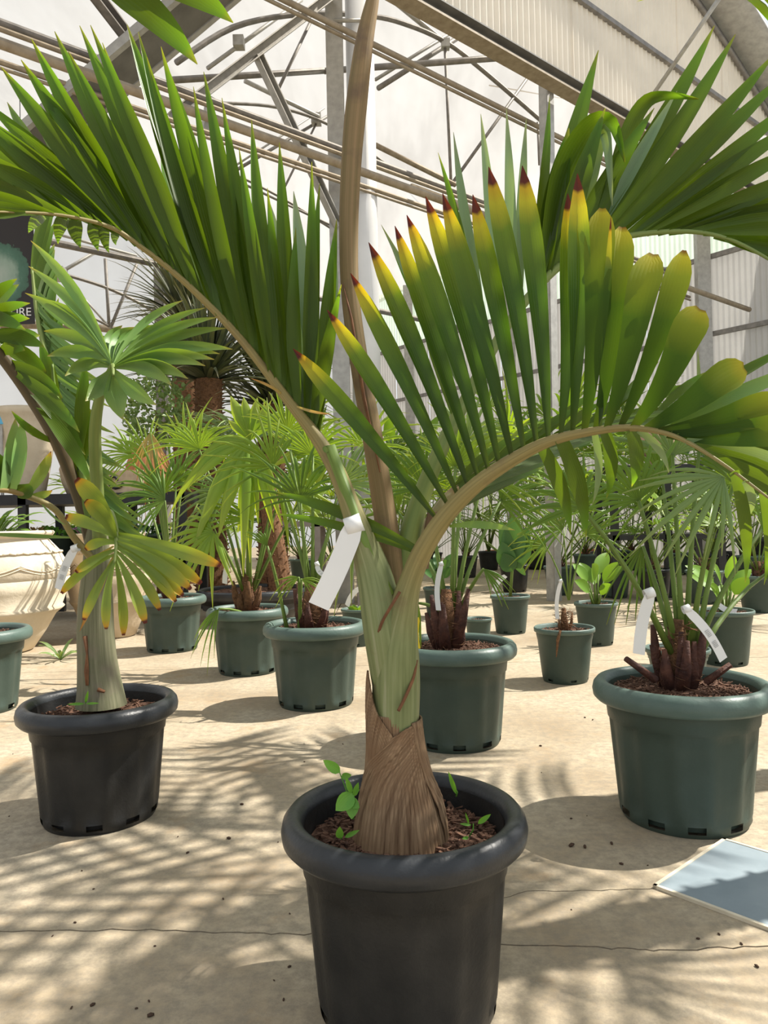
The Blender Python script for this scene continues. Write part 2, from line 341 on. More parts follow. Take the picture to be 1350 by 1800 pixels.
# second crack leaves the first behind the black pot and runs to the metal cover, then on to the right
iJ = min(range(len(lo)), key=lambda i: (lo[i]-G(700, 1648)).length)
K2 = [lo[iJ], G(820, 1600), G(925, 1566), G(1040, 1566), G(1157, 1561)]
k2 = jag(K2, 7, .003, 5)
k2r = k2+[Vec((4, k2[-1].y+.5, 0))]
u2 = [p+Vec((0, gapw, 0)) for p in k2r]; d2 = [p+Vec((0, -gapw*.5, 0)) for p in k2r]
slab('concrete_slab', [p for p in d2[:1]]+upp[iJ+1:]+d2[::-1][:-1])
slab('concrete_slab', upp[:iJ+1]+u2[1:]+[Vec((4, 4.2, 0)), Vec((-4, 4.2, 0))])
# large far slabs with straight joints
for (x0, x1, y0, y1) in [(-14, -.45, 4.205, 7.4), (-.44, 5.2, 4.205, 7.4), (5.21, 16, 4.205, 7.4), (-14, 1.4, 7.41, 11.2), (1.41, 16, 7.41, 11.2), (-14, 16, 11.21, 26), (-14, -4.005, -3, 4.2), (4.005, 16, -3, 4.2)]:
    slab('concrete_slab', [Vec((x0, y0, 0)), Vec((x1, y0, 0)), Vec((x1, y1, 0)), Vec((x0, y1, 0))])
# inspection cover
A_, B_, C_ = G(1157, 1561), G(1275, 1481), G(1350, 1645)
e1 = (B_-A_); L1_ = e1.length; e1.normalize(); e2 = Vec((e1.y, -e1.x, 0)); W2_ = .52
cv = thing('inspection_cover', 'blue grey rectangular inspection cover with cream edging set in the concrete', 'cover', A_+Vec((0, 0, .001)))
def prism(poly, z0, z1):
    n = len(poly); v = [Vec((p.x, p.y, z0)) for p in poly]+[Vec((p.x, p.y, z1)) for p in poly]
    return v, [tuple(range(n))[::-1], tuple(range(n, 2*n))]+[(i, (i+1) % n, (i+1) % n+n, i+n) for i in range(n)], None
put('cover_plate', *prism([A_, A_+e2*W2_, A_+e2*W2_+e1*L1_, A_+e1*L1_], .0005, .006)[:2], 'plate', cv, False)
for p, q in ((A_, A_+e2*W2_), (A_+e2*W2_, A_+e2*W2_+e1*L1_), (A_+e2*W2_+e1*L1_, A_+e1*L1_), (A_+e1*L1_, A_)):
    d_ = (q-p).normalized(); o_ = Vec((-d_.y, d_.x, 0)); m_ = (A_+e2*W2_/2+e1*L1_/2)-p
    if o_.dot(m_) > 0: o_ = -o_
    put('edging', *prism([p-d_*.008, q+d_*.008, q+d_*.008+o_*.008, p-d_*.008+o_*.008], .0003, .0075)[:2], 'trimcream', cv, False)
# ---------------------------------------------------------------- greenhouse hall (hall axes u along D1, v along D2)
VW, UE, VB = 4.48, 11.2, 15.0
def zr(u): return 7.5-.0454*(u-5.5)**2
rf = struct('ceiling')
nu, nv = 16, 5
us = [-7+(UE+7)*i/nu for i in range(nu+1)]
for j in range(nv):
    v0, v1 = VW+(VB-VW)*j/nv, VW+(VB-VW)*(j+1)/nv; m = MB(); vv, ff = [], []
    for a in range(9):
        for u in us:
            s = a/8; vv.append(UV3(u, v0+(v1-v0)*s, zr(u) - .10*math.sin(math.pi*s)))
    for a in range(8):
        for i in range(nu): k = a*(nu+1)+i; ff.append((k, k+1, k+nu+2, k+nu+1))
    put('film_sheet', vv, ff, 'film', rf)
wb = struct('wall_back')
for i in range(6):
    u0, u1 = -7+(UE+7)*i/6, -7+(UE+7)*(i+1)/6; vv, ff = [], []
    for a in range(7):
        for b in range(7):
            u = u0+(u1-u0)*a/6; z = .0+(zr(u)-.0)*b/6
            vv.append(UV3(u, VB+.06*math.sin(a*math.pi/6), z))
    for a in range(6):
        for b in range(6): k = a*7+b; ff.append((k, k+1, k+8, k+7))
    put('film_sheet', vv, ff, 'film', wb)
def corrug(name, u0, u1, zb, zt, v, mat, parent, axis='u', pitch=.085, amp=.018):
    vv, ff = [], []; n = max(4, int((u1-u0)/pitch*6)); sgn = R.uniform(-.006, .006)
    for i in range(n+1):
        q = u0+(u1-u0)*i/n; o = amp*math.sin(2*math.pi*q/pitch)+sgn
        zt_ = zt(q) if callable(zt) else zt
        for z in (zb, zt_): vv.append(UV3(q, v+o, z) if axis == 'u' else UV3(v+o, q, z))
    for i in range(n): ff.append((2*i, 2*i+2, 2*i+3, 2*i+1))
    return put(name, vv, ff, mat, parent)
wg = struct('wall_gable')
ZC = 5.02
q = 1.0
while q < 14.0:
    q1 = q+1.05
    if zr(q+.5) > 6.1: corrug('corrugated_sheet', q, q1+.02, ZC+.05, min(6.02, zr(q1), zr(q)), VW, 'sheet', wg); corrug('corrugated_sheet', q, q1+.02, 6.0, zr, VW+.012, 'sheet', wg)
    elif zr(q1) > ZC+.1: corrug('corrugated_sheet', q, q1+.02, ZC+.05, zr, VW, 'sheet', wg)
    q = q1
put('gable_rail', *beam(UV3(1, VW-.035, 6.01), UV3(11.3, VW-.035, 6.01), .05, .05)[:2], 'steel_d', wg, False)
def archstrip(v0, v1, off, th):
    vv, ff = [], []; n = 40
    for i in range(n+1):
        u = -7+20*i/n
        for v, o in ((v0, off), (v1, off), (v1, off+th), (v0, off+th)): vv.append(UV3(u, v, zr(u)+o))
    for i in range(n):
        for k in range(4): a = i*4+k; b = i*4+(k+1) % 4; ff.append((a, b, b+4, a+4))
    return vv, ff
put('arch_flashing', *archstrip(VW-.5, VW+.06, .03, .05), 'steel', wg, True)
put('arch_rail', *archstrip(VW-.07, VW-.02, -.05, .06), 'steel_d', wg, True)
tr1 = struct('trim_1')
put('chord_channel', *channel(UV3(-7, VW-.03, ZC), UV3(13, VW-.03, ZC), .09, .14)[:2], 'gutter', tr1, False)
put('chord_flange', *beam(UV3(-7, VW-.07, ZC-.075), UV3(13, VW-.07, ZC-.075), .16, .02)[:2], 'steel_b', tr1, False)
put('hanger_post', *channel(HV(966, 112, VW+.05), UV3(HV(966, 112, VW).dot(D1), VW+.05, 0.0), .10, .10)[:2], 'steel', tr1, False)
put('gable_stay', *tube([HV(1290, -40, VW-1.2), HV(1135, 185, VW-.05)], .022, 8)[:2], 'steel', tr1)
wr = struct('wall_right')
q = VW-2
while q < VB:
    corrug('corrugated_sheet', q, q+1.04, .0, 4.72, UE, 'sheet_g', wr, 'v'); corrug('corrugated_sheet', q, q+1.04, 4.74, zr(UE)+.1, UE+.02, 'sheet_m', wr, 'v'); q += 1.05
put('wall_rail', *beam(UV3(UE-.05, VW-2, 4.73), UV3(UE-.05, VB, 4.73), .05, .07)[:2], 'steel_d', wr, False)
put('wall_rail', *beam(UV3(UE-.05, VW-2, 3.55), UV3(UE-.05, VB, 3.55), .05, .07)[:2], 'steel_d', wr, False)
for vq in (HU(1243, 500, UE).dot(D2), 9.5, 12.4):
    put('wall_post', *beam(UV3(UE-.13, vq, 0), UV3(UE-.13, vq, zr(UE)), .20, .13)[:2], 'steel', wr, False)
# posts
tr2 = struct('trim_2')
pb = HV(592, 300, 6.0); put('steel_post', *channel(Vec((pb.x, pb.y, 0)), Vec((pb.x, pb.y, 6.9)), .10, .17, .012, Vec((1, 0, 0)))[:2], 'steel', tr2, False)
pb2 = P(637, 300, pb.y+.15); put('downpipe', *tube([Vec((pb2.x, pb2.y, 0)), Vec((pb2.x, pb2.y, 6.9))], 25*pb2.y/F, 20)[:2], 'wpipe', tr2)
put('pipe_clip', *tube([Vec((pb.x, pb.y-.02, HV(620, 55, 6).z)), Vec((pb2.x+.02, pb2.y-.16, HV(620, 55, 6).z))], .02, 8)[:2], 'steel', tr2)
pb3 = P(290, 500, 11.5); put('steel_post', *channel(Vec((pb3.x, pb3.y, 0)), Vec((pb3.x, pb3.y, 5)), .14, .22)[:2], 'steel_d', tr2, False)
# service pipes running along the hall (direction D1)
tr3 = struct('trim_3')
def along(px, py, z, r, mat, u0=-9, u1=11, nm='service_pipe', shape='tube'):
    p = G(px, py, z); u = p.dot(D1); v = p.dot(D2)
    a, b = UV3(u0, v, z), UV3(u1, v, z)
    return put(nm, *(tube([a, b], r, 8) if shape == 'tube' else beam(a, b, r, r*.8))[:2], mat, tr3, shape == 'tube')
along(150, 95, 4.50, .030, 'steel_d'); along(150, 106, 4.42, .020, 'steel_b'); along(150, 130, 4.35, .010, 'steel_d')
along(150, 160, 4.15, .022, 'steel_b'); along(150, 170, 4.10, .014, 'steel_b')
along(700, 100, 4.75, .024, 'steel_b', -9, 7.9); along(700, 112, 4.70, .015, 'steel_b', -9, 7.9)
along(1170, 492, 3.75, .035, 'steel_b', -2, 11); along(150, 438, 4.6, .05, 'steel_d', -4, 11)
lf = [HV(720, 330, 7.2), HV(830, 370, 7.2)]
put('light_batten', *beam(lf[0], lf[1], .10, .08)[:2], 'steel_b', tr3, False)
# roof trusses: lattice bars on planes across the hall
tr4 = struct('trim_4')
def bar(p, q, v, r, mat='steel', v2=None): put('truss_bar', *tube([HV(p[0], p[1], v), HV(q[0], q[1], v2 or v)], r, 8)[:2], mat, tr4)
def flatbar(p, q, v, w_, mat='steel', v2=None): put('truss_bar', *channel(HV(p[0], p[1], v), HV(q[0], q[1], v2 or v), w_, w_, .01)[:2], mat, tr4, False)
def arc(pts, v, r, mat='steel_d'): put('arch_hoop', *tube([HV(a, b, v) for a, b in smoothpts(pts, 5)], r, 8)[:2], mat, tr4)
flatbar((300, 208), (580, -5), 6.0, .085); flatbar((450, 100), (592, 400), 6.02, .075)
flatbar((372, 170), (362, 235), 6.0, .06)
bar((300, 141), (575, 124), 7.0, .035, 'steel_d'); bar((570, 125), (942, 97), 7.0, .035, 'steel_d', 5.2)
arc([(310, 110), (410, 48), (530, 25), (650, 28), (720, 45), (785, 75), (850, 125), (960, 220)], 6.4, .028)
arc([(385, 181), (470, 186), (540, 203), (600, 232), (680, 290)], 8.6, .022)
arc([(400, 300), (490, 345), (580, 400)], 10.5, .022)
bar((545, 40), (490, 155), 6.5, .018, 'steel_d'); bar((530, 0), (365, 120), 6.5, .02); bar((690, 0), (778, 72), 6.5, .03)
bar((850, 38), (665, 155), 6.6, .03, 'steel_d'); bar((838, 30), (660, 140), 6.7, .02)
bar((782, 80), (793, 325), 6.4, .018, 'steel_d'); bar((948, 108), (793, 325), 6.4, .022, 'steel_d'); bar((945, 215), (948, 290), 6.4, .016, 'steel_d')
bar((430, 142), (560, 205), 8.6, .03); bar((580, 202), (405, 305), 8.8, .022, 'steel_d'); bar((570, 190), (400, 300), 9.0, .014)
bar((557, 215), (490, 350), 8.7, .016, 'steel_d'); bar((400, 310), (590, 400), 9.2, .018, 'steel_d'); bar((660, 255), (800, 325), 6.4, .03, 'steel_b')
bar((860, 150), (1090, 190), 9.5, .012); bar((1020, 225), (1080, 172), 6, .02, 'steel_d')
bar((185, 455), (192, 575), 13, .03, 'steel_d'); bar((240, 465), (195, 575), 13, .03, 'steel_d'); bar((108, 480), (195, 578), 13, .02); arc([(105, 480), (180, 503), (240, 530), (290, 560)], 13, .03)
bar((60, 470), (104, 482), 13, .03); bar((104, 480), (165, 445), 13, .03); bar((130, 540), (200, 578), 13, .025, 'steel_d'); bar((60, 400), (240, 450), 12.5, .025)
bar((0, 735), (110, 745), 13, .03, 'steel_d'); bar((155, 574), (262, 588), 14.4, .07, 'steel_b'); bar((0, 570), (155, 574), 14.4, .07, 'steel_b')
for (x, y, v) in ((420, 75, 6.45), (783, 78, 6.4), (556, 210, 8.7), (104, 482, 13.0)):
    p = HV(x, y, v); s_ = .055*v/7; put('truss_node', *box(p-Vec((s_, s_, s_)), p+Vec((s_, s_, s_)))[:2], 'steel', tr4, False)
# big valley gutter rising at the upper left
gt = struct('trim_5')
ga, gb = HV(-40, 330, 6.6), HV(420, -60, 5.0)
dirg = (gb-ga).normalized(); sg = dirg.cross(Vec((0, 0, 1))).normalized()
put('valley_gutter', *beam(ga, gb, .34, .10)[:2], 'gutter', gt, False)
for k in (-1, 1): put('gutter_lip', *beam(ga+sg*k*.19-Vec((0, 0, .03)), gb+sg*k*.19-Vec((0, 0, .03)), .05, .07)[:2], 'steel', gt, False)
put('gutter_strut', *channel(HV(160, -10, 5.6), HV(232, 84, 5.8), .07, .09)[:2], 'steel_d', gt, False)
# ---------------------------------------------------------------- pots
def pot_parts(root, c, Rr, H, kind, soil_drop=.045, chips=160, seed=1, tilt=0.0, soil=True):
    c = Vec(c); big = kind in ('green', 'black'); mat = {'green': 'potgreen', 'black': 'potblack', 'small': 'potgreen', 'tub': 'potblack', 'clay': 'terracotta'}[kind]
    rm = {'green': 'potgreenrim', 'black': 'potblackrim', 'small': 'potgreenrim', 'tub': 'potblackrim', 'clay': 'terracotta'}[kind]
    n = 96 if big else 48; rt, rb = (.855, .715) if big else (.93, .74)
    band = .17 if big else .12
    prof = [(rb*Rr*.96, 0), (rb*Rr, .012), (rb*Rr*1.012, H*.085), (rb*Rr*1.02, H*.10)]
    for k in range(1, 7): z = H*(.10+(1-.10-band-.12)*k/6); prof.append((Rr*(rb+(rt-rb)*z/H), z))
    zb = H*(1-.12-band)
    prof += [(Rr*(rb+(rt-rb)*.75)*1.012, zb+.004), (Rr*rt*.995, H-.05*(Rr/.2)), (Rr*rt, H-.02)]
    def fl_(a, i, z):
        if z < H*.09 or z > zb+.002 or not big: return 1.0
        q = math.cos(a*14); return 1-.024*(1 if q > .25 else (0 if q < -.25 else .5+q*2))
    v, f, uv = lathe(c, prof, n, fl_)
    nh = n+1
    if kind != 'clay':
        drop = set()
        for h in range(10 if big else 6):
            k0 = int((h+.5)*n/(10 if big else 6)+seed*3) % n
            for d in range(4 if big else 2): drop.add(((k0+d) % n))
        f = [q_ for q_ in f if not (q_[0]//nh == 1 and (q_[0] % nh) in drop)]
    base = len(v)                              # inner wall
    ip = [(rb*Rr*.9, .012), (rb*Rr*.93, H*.1), (Rr*(rt-.045), H-.02)]
    v2, f2, uv2 = lathe(c, ip, n); v += v2; uv += uv2; f += [tuple(i+base for i in q_)[::-1] for q_ in f2]
    b = put('pot', v, f, mat, root, True, uv)
    if kind in ('green', 'black'):
        k = Rr/.21; rp = [(Rr*(rt-.045), H-.075*k), (Rr*(rt-.04), H-.02*k), (Rr*.845, H-.006*k), (Rr*.89, H), (Rr*.945, H-.003*k), (Rr*.985, H-.013*k), (Rr, H-.027*k), (Rr*.99, H-.041*k), (Rr*.955, H-.049*k), (Rr*.90, H-.05*k), (Rr*rt*.99, H-.048*k)]
    else:
        k = Rr/.14; rp = [(Rr*(rt-.04), H-.05*k), (Rr*.93, H-.004*k), (Rr*.97, H), (Rr, H-.005*k), (Rr*.995, H-.02*k), (Rr*.95, H-.024*k), (Rr*rt*.99, H-.025*k)]
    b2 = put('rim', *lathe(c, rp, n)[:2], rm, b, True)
    if soil:
        rs = random.Random(seed); ro = Rr*(rt-.05)-.002; m = MB(); z0 = H-soil_drop; nr, na = 12, 44
        vv, ff = [c+Vec((0, 0, z0+.012))], []
        for i in range(1, nr+1):
            for k in range(na):
                a = 2*math.pi*k/na; r = ro*i/nr*(rb/rt+(1-rb/rt)*(z0/H) if False else 1)*.985
                vv.append(c+Vec((r*math.cos(a), r*math.sin(a), z0+.012*(1-i/nr)+rs.uniform(-.005, .005))))
        for k in range(na): ff.append((0, 1+k, 1+(k+1) % na))
        for i in range(nr-1):
            for k in range(na): a = 1+i*na+k; b_ = 1+i*na+(k+1) % na; ff.append((a, a+na, b_+na, b_))
        m.add((vv, ff, None))
        for _ in range(chips):
            a, r = rs.uniform(0, 6.28), ro*math.sqrt(rs.random())*.94; p = c+Vec((r*math.cos(a), r*math.sin(a), z0+.006+.006*rs.random()))
            d = Vec((rs.uniform(-1, 1), rs.uniform(-1, 1), rs.uniform(-.25, .35))).normalized(); l = rs.uniform(.006, .022); wd = rs.uniform(.002, .006)
            m.add(beam(p-d*l/2, p+d*l/2, wd, wd*.6))
        m.put('soil', 'soil', root, smooth=False)
    return b
def frond(root, pts, rpx, mat, sub=5, n=8, name='frond', flat=1.0):
    """rachis through (px, py, Y) points; radii in pixels at each point"""
    full = smoothpts([(a, b, y, r) for (a, b, y), r in zip(pts, rpx)], sub)
    pp = [P(a, b, y) for a, b, y, r in full]; rr = [max(r, .6)*y/F for a, b, y, r in full]
    o = put(name, *tube(pp, rr, n, flat=flat)[:2], mat, root, uv=tube(pp, rr, n, flat=flat)[2])
    return o, full
def near(full, px, py):
    q = min(full, key=lambda t: (t[0]-px)**2+(t[1]-py)**2); return q[2]
def leaf(fr, full, b, t, wpx, mat='leaf', dY=0.0, bow=0, bowd=0.0, **k):
    """leaflet from pixel b on the rachis to pixel t; dY tip depth offset, bow sideways in pixels, bowd in depth"""
    Yb = near(full, *b); Yt = Yb+dY; B, T = P(b[0], b[1], Yb), P(t[0], t[1], Yt); Ym = (Yb+Yt)/2
    dx, dy = t[0]-b[0], t[1]-b[1]; L = math.hypot(dx, dy) or 1
    mx, my = (b[0]+t[0])/2, (b[1]+t[1])/2
    bv = P(mx-dy/L*bow, my+dx/L*bow, Ym+bowd)-P(mx, my, Ym)
    g = leaflet(B, T, wpx*Ym/F, bv, **k)
    return put('leaflet', g[0], g[1], mat, fr, uv=g[2])
# ================================================================ the big palm in the black pot
MB0 = Vec((0, 0, 0)); mb = G(717, 1765); MY = mb.y
palm = thing('potted_palm', 'tall feather palm with brown papery trunk sheath in a round black plastic pot', 'potted palm', mb)
PH = .325
pot_parts(palm, mb, .203, PH, 'black', .055, 900, 3)
def stem(pts, name, mat, root, n=40, sub=5, flute=None, flat=1.0):
    full = smoothpts(pts, sub); v, f, uv = [], [], []
    for i, (a, b, y, r) in enumerate(full):
        p = P(a, b, y); rw = r*y/F
        for k in range(n+1):
            an = 2*math.pi*k/n; q = rw*(flute(an, i/(len(full)-1)) if flute else 1)
            v.append(p+Vec((math.cos(an)*q, math.sin(an)*q*flat, 0))); uv.append((k/n, i/(len(full)-1)))
    for i in range(len(full)-1):
        for k in range(n): a = i*(n+1)+k; f.append((a, a+1, a+n+2, a+n+1))
    f.append(tuple((len(full)-1)*(n+1)+k for k in range(n)))
    return put(name, v, f, mat, root, uv=uv)
pl = lambda m_, d: (lambda a, s: 1+d*(1-.6*s)*math.sin(a*m_+2.0*math.sin(s*3)))
stem([(703, 1492, MY, 82), (704, 1440, MY, 75), (700, 1390, MY, 62), (696, 1340, MY, 50), (693, 1290, MY, 45), (692, 1250, MY, 43)], 'trunk', 'sheath', palm, 330, 6, pl(62, .026))
# green crownshaft above it
stem([(693, 1330, MY, 42), (694, 1270, MY, 42), (696, 1210, MY, 42), (694, 1150, MY, 42), (689, 1100, MY, 40), (680, 1060, MY, 35), (673, 1030, MY, 30)], 'crownshaft', 'shaft', palm, 48, 6, lambda a, s: 1+.008*math.sin(a*9+s*5))
def wrap(pts_l, name, mat, th=.0025, bul=.0):
    """sheet wrapped on the stem: rows of (angle0, angle1, py, centre px, radius px) -- angle 0 faces right, -90 faces the camera"""
    full = smoothpts(pts_l, 4); v, f, uv = [], [], []; n = 150
    for (a0, a1, py, cx, r) in full:
        p = P(cx, py, MY)
        for k in range(n+1):
            s = k/n; a = math.radians(a0+(a1-a0)*s); q = r*MY/F*(1+.013*math.sin(math.radians(a0+(a1-a0)*s)*62+py*.02))
            v.append(p+Vec((math.cos(a)*q, math.sin(a)*q, 0))); uv.append((s*(a1-a0)/360, (py-1170)/320))
    for i in range(len(full)-1):
        for k in range(n): a = i*(n+1)+k; f.append((a, a+1, a+n+2, a+n+1))
    o = put(name, v, f, mat, palm, uv=uv); md = o.modifiers.new('thick', 'SOLIDIFY'); md.thickness = th; return o
wrap([(-183, -172, 1178, 690, 42), (-205, -150, 1200, 690, 44), (-220, -128, 1240, 690, 45), (-235, -95, 1280, 692, 46), (-245, -75, 1320, 694, 48), (-245, -70, 1375, 696, 54)], 'dry_sheath', 'sheath')
wrap([(-52, -47, 1268, 693, 46), (-85, -38, 1278, 693, 47), (-125, -22, 1310, 694, 49.5), (-168, -10, 1350, 697, 55), (-185, -5, 1400, 700, 66), (-190, 0, 1450, 703, 77), (-190, 0, 1490, 703, 84)], 'dry_sheath', 'sheath')
wrap([(-52, 20, 1262, 693, 46), (-45, 22, 1310, 695, 50), (-38, 15, 1360, 699, 58), (-32, 0, 1400, 704, 70), (-26, -8, 1440, 706, 77), (-24, -12, 1475, 705, 83)], 'dry_sheath', 'sheath')
# frond A (left): sheath, petiole, rachis
A = [(690, 1200, MY), (676, 1110, MY-.02), (660, 1020, MY-.02), (638, 950, MY-.02), (616, 890, MY-.02), (590, 825, MY-.01), (556, 768, MY), (505, 702, MY), (425, 598, MY-.02), (350, 520, MY-.05), (298, 473, MY-.08), (250, 436, MY-.11), (200, 402, MY-.14), (135, 383, MY-.18), (60, 374, MY-.22), (-60, 372, MY-.30)]
frA, fA = frond(palm, A, [36, 37, 32, 24, 18, 15, 12, 9, 7, 6, 5, 4.5, 4, 3, 2.5, 1.5], 'stalk', flat=1.0, n=14)
TA = [((558, 768), (592, 385), 26), ((550, 758), (600, 500), 26), ((546, 752), (562, 322), 24), ((538, 743), (548, 284), 26), ((526, 728), (520, 400), 24), ((514, 712), (491, 250), 28), ((502, 698), (470, 330), 24), ((490, 684), (442, 210), 28), ((478, 668), (420, 260), 24), ((466, 652), (390, 172), 30), ((452, 634), (358, 126), 30), ((437, 614), (340, 152), 24), ((424, 597), (300, 130), 28), ((412, 583), (283, 82), 30), ((398, 568), (258, 100), 26), ((385, 555), (243, 56), 32),
      ((372, 541), (223, 43), 34), ((358, 527), (180, 75), 30), ((346, 515), (159, 44), 34), ((332, 502), (140, 45), 34), ((316, 488), (120, 90), 28), ((302, 476), (96, 55), 36), ((288, 464), (55, 68), 36), ((272, 452), (60, 140), 28), ((258, 441), (37, 105), 36), ((243, 431), (2, 118), 36), ((228, 420), (-30, 175), 34), ((212, 410), (-60, 185), 38), ((197, 401), (-90, 170), 34), ((180, 396), (-90, 205), 36), ((160, 390), (-95, 240), 32), ((140, 384), (-95, 262), 30), ((120, 381), (-95, 290), 26), ((95, 377), (-90, 318), 22), ((70, 375), (-85, 345), 20), ((45, 374), (-80, 362), 16)]
rr = random.Random(5)
for i, (b, t, wd) in enumerate(TA):
    leaf(frA, fA, b, t, wd*1.12, 'leaf', dY=rr.uniform(-.10, .08), bow=-2+5*rr.uniform(-1, 1), bowd=rr.uniform(-.02, .03), twist=rr.uniform(-.5, .5), fold=rr.uniform(.4, .65), n=12, pw=rr.uniform(1.7, 2.3), peak=.35)
for b, t, wd in [((545, 752), (470, 345), 30), ((552, 760), (516, 336), 30), ((535, 738), (455, 420), 28), ((556, 766), (588, 430), 30), ((520, 720), (440, 390), 28), ((557, 768), (545, 520), 26)]:
    leaf(frA, fA, b, t, wd, 'leaf_pale', dY=.22, bow=4, twist=.4, n=10)
for b, t, wd in [((75, 376), (50, 410), 20), ((112, 380), (102, 429), 22), ((130, 383), (142, 436), 25), ((165, 391), (173, 441), 22), ((182, 397), (192, 445), 18), ((205, 405), (204, 431), 14)]:
    leaf(frA, fA, b, t, wd, 'leaf', dY=.30, twist=.1, n=8, base=.8, peak=.2, pw=1.4, bow=3)
for i in range(16):                           # far row of the same frond, mostly hidden
    s = .30+.6*i/16; q = fA[int(len(fA)*s)] if False else fA[int(30+i*2.2)]
    leaf(frA, fA, (q[0], q[1]), (q[0]-60-i*6, q[1]-330+i*8), 24, 'leaf', dY=.36, bow=-8, twist=rr.uniform(-.4, .4), n=8)
for (b, t, c_) in [((505, 700), (435+5, 665), 0), ((512, 710), (584, 728), 0)]:
    leaf(frA, fA, b, t, 5, 'fan_dry', dY=-.05, bow=4, n=6)
put('cut_stub', *tube([P(572, 790, MY-.03), P(580, 785, MY-.02), P(640, 950, MY-.035), P(690, 1045, MY-.04)], [.006, .010, .009, .004], 8)[:2], 'petiole', frA)
# frond B (right, arching towards the camera)
B = [(698, 1290, MY-.01), (697, 1200, MY-.015), (699, 1130, MY-.025), (708, 1075, MY-.035), (722, 1020, MY-.045), (745, 965, MY-.06), (785, 905, MY-.08), (840, 850, MY-.11), (905, 806, MY-.14), (965, 776, MY-.17), (1030, 760, MY-.20), (1100, 752, MY-.24), (1160, 759, MY-.28), (1210, 778, MY-.31), (1280, 822, MY-.35), (1370, 890, MY-.40)]
frB, fB = frond(palm, B, [36, 38, 36, 27, 20, 18, 16, 14, 12, 10, 8, 6.5, 5, 4, 3, 2], 'stalk', flat=.9, n=14)
TB = [((768, 912), (515, 613), 36, 'leaf_tip'), ((788, 890), (575, 545), 34, 'leaf_tip'), ((806, 873), (616, 480), 34, 'leaf_tip'), ((824, 858), (648, 426), 36, 'leaf_tip'), ((842, 846), (694, 397), 34, 'leaf_tip'), ((860, 833), (715, 378), 38, 'leaf_tip'), ((878, 821), (748, 345), 38, 'leaf_tip'), ((900, 806), (778, 340), 40, 'leaf_tip'), ((922, 794), (831, 342), 38, 'leaf_tip'), ((943, 784), (859, 293), 40, 'leaf_tip'), ((964, 774), (918, 291), 42, 'leaf_tip'), ((985, 768), (998, 340), 38, 'leaf_tip'), ((1006, 762), (1015, 305), 42, 'leaf_tip')]
for b, t, wd, m_ in TB:
    leaf(frB, fB, b, t, wd*.9, m_, dY=rr.uniform(-.05, .05), bow=rr.uniform(2, 9), bowd=-.02, twist=rr.uniform(-.25, .25), fold=.55, n=14, base=.2, peak=.62, pw=3.0)
TBB = [((1027, 758), (1050, 352), 52, .45), ((1047, 754), (1085, 385), 50, .5), ((1067, 752), (1140, 432), 56, .62), ((1090, 752), (1203, 440), 46, .3), ((1112, 752), (1222, 528), 58, .7), ((1135, 753), (1300, 632), 56, .75), ((1158, 758), (1372, 700), 62, .6), ((1172, 764), (1420, 745), 60, .6)]
for b, t, wd, bl in TBB:
    leaf(frB, fB, b, t, wd, 'leaf_blunt', dY=rr.uniform(-.06, .02), bow=rr.uniform(6, 14), bowd=-.03, twist=rr.uniform(-.2, .2), fold=.22, n=16, base=.2, peak=.80, blunt=bl*.45, pw=2.6, curl=Vec((.008, .004, -.010)) if bl > .4 else None)
leaf(frB, fB, (1055, 753), (1074, 380), 16, 'leaf_tip', dY=-.03, n=8)
# far row of frond B: low, spreading backwards and hanging
for i in range(17):
    q = fB[30+int(i*1.9)]
    leaf(frB, fB, (q[0], q[1]), (q[0]+150+i*9, q[1]-75+i*4), 24, 'leaf', dY=.42, bow=-8, twist=rr.uniform(.2, .7), fold=.3, n=8)
for b, t, wd, m_ in [((985, 770), (1030, 945), 30, 'leaf'), ((950, 782), (1003, 940), 26, 'leaf'), ((1063, 755), (1066, 876), 24, 'leaf'), ((1108, 755), (1110, 856), 26, 'leaf'), ((1044, 757), (1041, 888), 14, 'leaf_pale'), ((1122, 756), (1176, 832), 14, 'leaf_pale'), ((1290, 828), (1310, 1024), 22, 'leaf'), ((1310, 845), (1312, 912), 16, 'leaf_pale'), ((1340, 865), (1343, 1028), 16, 'leaf')]:
    leaf(frB, fB, b, t, wd, m_, dY=.16, bow=-10, twist=rr.uniform(-.3, .3), n=10, base=.7, peak=.35, pw=1.6)
for b, t, wd, m_ in [((1190, 768), (1440, 800), 34, 'leaf'), ((1205, 775), (1440, 845), 36, 'leaf_pale'), ((1222, 785), (1450, 890), 38, 'leaf'), ((1240, 797), (1450, 930), 40, 'leaf'), ((1180, 765), (1440, 690), 34, 'leaf'), ((1165, 760), (1430, 640), 26, 'leaf_star'), ((1150, 757), (1400, 605), 20, 'leaf')]:
    leaf(frB, fB, b, t, wd, m_, dY=.05, bow=-8, twist=rr.uniform(-.3, .3), n=10, fold=.3)
leaf(frB, fB, (790, 925), (905, 932), 14, 'leaf_star', dY=-.1, bow=-6, n=8)
for b, t, wd in [((742, 970), (485, 865), 22), ((742, 975), (482, 903), 16)]:
    leaf(frB, fB, b, t, wd, 'leaf', dY=.10, bow=10, n=10, fold=.35)
